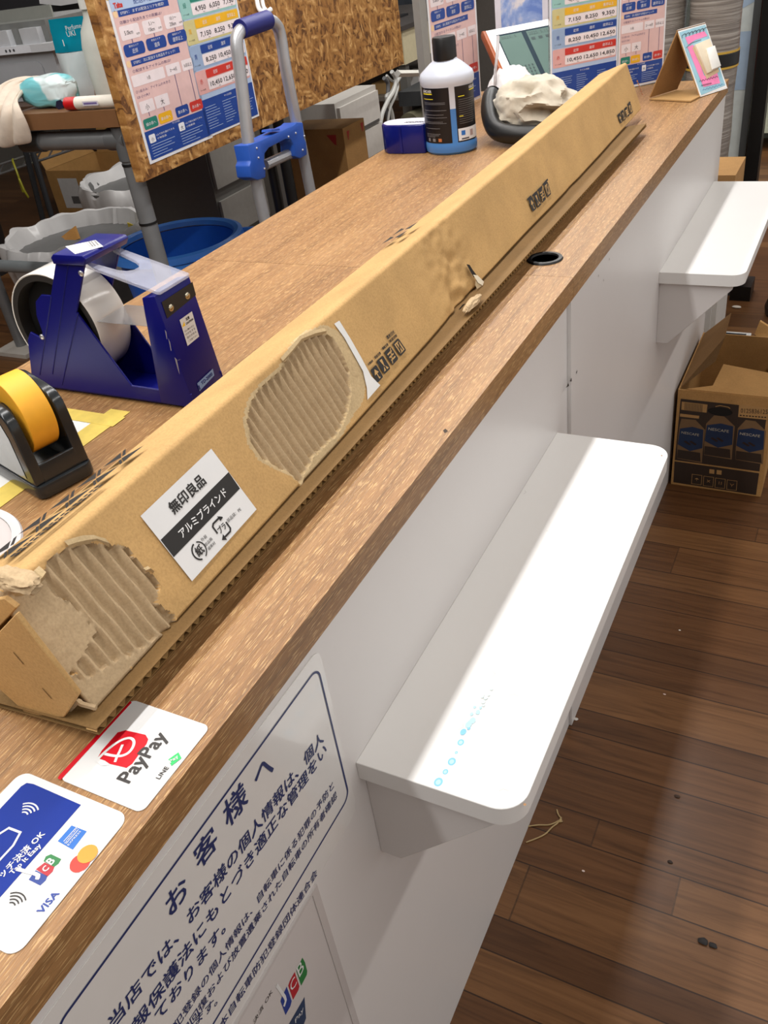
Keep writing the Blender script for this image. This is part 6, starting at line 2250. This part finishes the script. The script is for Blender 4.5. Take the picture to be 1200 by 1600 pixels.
for (xa, ya, w_) in ((165, 405, 300), (480, 365, 335), (850, 420, 330)):
    dy = 0.11
    body = [(xa + (90 if xa > 200 else 20), ya), (xa + w_ * 0.62, ya + 15), (xa + w_ - 2, ya + 130), (xa + w_ - 30, ya + 390), (xa + w_ - 40, ya + 520), (xa - 30, ya + 465), (xa - 28, ya + 330), (xa - 5, ya + 100)]
    S.poly([dz(*p) for p in body], mat((116, 88, 58), 0.65), 1)
    S.poly([dz(*p) for p in ((xa + 5, ya + 115), (xa + w_ * 0.5, ya + 95), (xa + w_ - 22, ya + 130), (xa + w_ - 34, ya + 345), (xa + w_ * 0.4, ya + 380), (xa - 22, ya + 300))], CBL, 2)
    S.poly([dz(*p) for p in ((xa - 22, ya + 360), (xa + w_ - 60, ya + 400), (xa + w_ - 55, ya + 505), (xa - 28, ya + 460))], INKC, 2)
    S.pxtext('NESCAFE', (1040 + (xa + 20) * 0.13333, 600 + (ya + 172) * 0.13333), (1040 + (xa + w_ - 75) * 0.13333, 600 + (ya + 205) * 0.13333), mat((176, 168, 150), 0.6), 0.9, 3)
    for k in range(6):
        p = dz(xa + 70 + 22 * k, ya + 270 + 14 * (k % 3))
        S.disc(p[0], p[1], 0.0045, mat((44, 26, 20), 0.6), 3, 9, 0.7)
q = dz(640, 322)
S.poly([(q[0] + 0.032 * math.cos(a_ / 16 * 6.2832), q[1] + 0.0125 * math.sin(a_ / 16 * 6.2832)) for a_ in range(16)], mat((16, 10, 6), 0.9), 4)
S.line([dz(585, 262), dz(640, 250), dz(735, 268), dz(758, 285)], 0.0022, KP, 4)
for k in range(4):
    xa, ya = 312 + k * 137, 1055 + k * 22
    S.line([dz(xa, ya), dz(xa + 115, ya + 15), dz(xa + 105, ya + 125), dz(xa - 8, ya + 110)], 0.0012, KP, 2, True)
    c_ = Vector(dz(xa + 54, ya + 60))
    if k == 0:
        S.poly([(c_.x - 0.006, c_.y), (c_.x, c_.y + 0.005), (c_.x + 0.006, c_.y)], KP, 2)
        S.line([(c_.x, c_.y), (c_.x, c_.y - 0.006)], 0.001, KP, 2)
    elif k == 1:
        S.line([(c_.x - 0.004, c_.y - 0.004), (c_.x + 0.004, c_.y + 0.004)], 0.0014, KP, 2)
        S.line([(c_.x - 0.004, c_.y + 0.004), (c_.x + 0.004, c_.y - 0.004)], 0.0014, KP, 2)
    elif k == 2:
        for q_ in (-0.003, 0.003):
            S.line([(c_.x + q_, c_.y - 0.005), (c_.x + q_, c_.y + 0.005)], 0.0014, KP, 2)
    else:
        S.line([(c_.x - 0.005, c_.y + 0.004), (c_.x, c_.y - 0.002), (c_.x + 0.005, c_.y + 0.004)], 0.0014, KP, 2)
        S.line([(c_.x, c_.y - 0.002), (c_.x, c_.y - 0.006)], 0.0014, KP, 2)
for a_ in (515, 600):
    S.poly([dz(a_, 995 + (a_ - 515) * 0.12), dz(a_ + 58, 1002 + (a_ - 515) * 0.12), dz(a_ + 55, 1052 + (a_ - 515) * 0.12), dz(a_ - 3, 1045 + (a_ - 515) * 0.12)], KP, 2)
S.build('carton_print', t)

# scraps on the floor
fs = [onz(1179, 522, 0.24), onz(1187, 502, 0.28), onz(1215, 520, 0.26), onz(1215, 556, 0.20)]
t = thing('cardboard_offcut', 'folded cardboard offcut beyond the drinks carton at the right edge', 'cardboard', tuple(onz(1200, 560, 0.0)))
obj('panel', prism(B(), fs, (0.002, 0.004, 0.003)), kraft((198, 154, 96), 'kraft_offcut'), t)
fz = [Vector((p.x, p.y + 0.004, p.z - 0.004)) for p in (fs[0], fs[3])]
obj('panel', prism(B(), [fz[0], fz[1], Vector((fz[1].x, fz[1].y + 0.02, 0.001)), Vector((fz[0].x, fz[0].y + 0.02, 0.001))], (0.004, 0.003, 0)), KRAFT_DK, t)
q0, q1, q2_, q3 = onz(1118, 518, 0), onz(1174, 522, 0), onz(1170, 538, 0), onz(1112, 535, 0)
t = thing('floor_sign', 'flat white framed sign with dark centre on the floor behind the drinks carton', 'sign', tuple((q0 + q2_) / 2))
obj('frame', prism(B(), [q0, q1, q2_, q3], (0, 0, 0.004)), mat((206, 206, 204), 0.4), t)
c_ = (q0 + q1 + q2_ + q3) / 4
obj('panel', prism(B(), [c_ + (p - c_) * 0.74 + Vector((0, 0, 0.0042)) for p in (q0, q1, q2_, q3)], (0, 0, 0.0006)), mat((44, 48, 56), 0.3), t)
TW = mat((176, 152, 108), 0.8)
t = thing('plastic_twine', 'frayed bit of beige twine on the floor below the near shelf', 'twine', tuple(onz(850, 1295, 0)))
for pts in (((822, 1316), (838, 1310), (852, 1303), (862, 1293), (872, 1285), (877, 1277)), ((825, 1291), (842, 1289), (856, 1289), (866, 1286), (873, 1282)), ((870, 1265), (872, 1272), (877, 1280), (874, 1284), (879, 1283))):
    obj('strand', tube(B(), smooth_path([onz(x, y, 0.0022) for x, y in pts], 4), 0.0014, 6), TW, t)
for k, (px, py, r, c_, lab) in enumerate(((1099, 1472, 0.0075, (34, 30, 30), 'larger black fleck on the bare floor at the lower right'), (1114, 1478, 0.006, (34, 30, 30), 'smaller black fleck right of the larger one at the lower right'), (1058, 1245, 0.0045, (60, 40, 26), 'dark brown crumb on the floor right of the twine'), (1047, 1347, 0.004, (44, 28, 18), 'dark crumb on the floor below the twine'), (899, 1124, 0.005, (196, 190, 184), 'pale scrap by the counter foot below the near shelf'), (1151, 481, 0.014, (206, 196, 184), 'pale scrap on the floor under the far shelf'), (1062, 985, 0.0025, (220, 210, 200), 'tiny white crumb on the floor nearest the drinks carton'), (1038, 1085, 0.0025, (214, 190, 180), 'tiny white crumb in the middle of the floor'), (911, 1361, 0.0025, (220, 200, 190), 'tiny pale crumb on the floor just below the twine'))):
    p = onz(px, py, 0)
    bm = B()
    bmesh.ops.create_icosphere(bm, subdivisions=2, radius=r)
    for v_ in bm.verts:
        kk = 1 + 0.35 * noise.noise(v_.co * 200 + Vector((k * 3, 0, 0)))
        v_.co = Vector((v_.co.x * kk * 1.2, v_.co.y * kk * 0.8, v_.co.z * 0.3))
    bmesh.ops.translate(bm, verts=bm.verts, vec=p + Vector((0, 0, r * 0.31)))
    tag(obj('floor_crumb', bm, mat(c_, 0.7), None, origin=tuple(p)), lab, 'crumb')
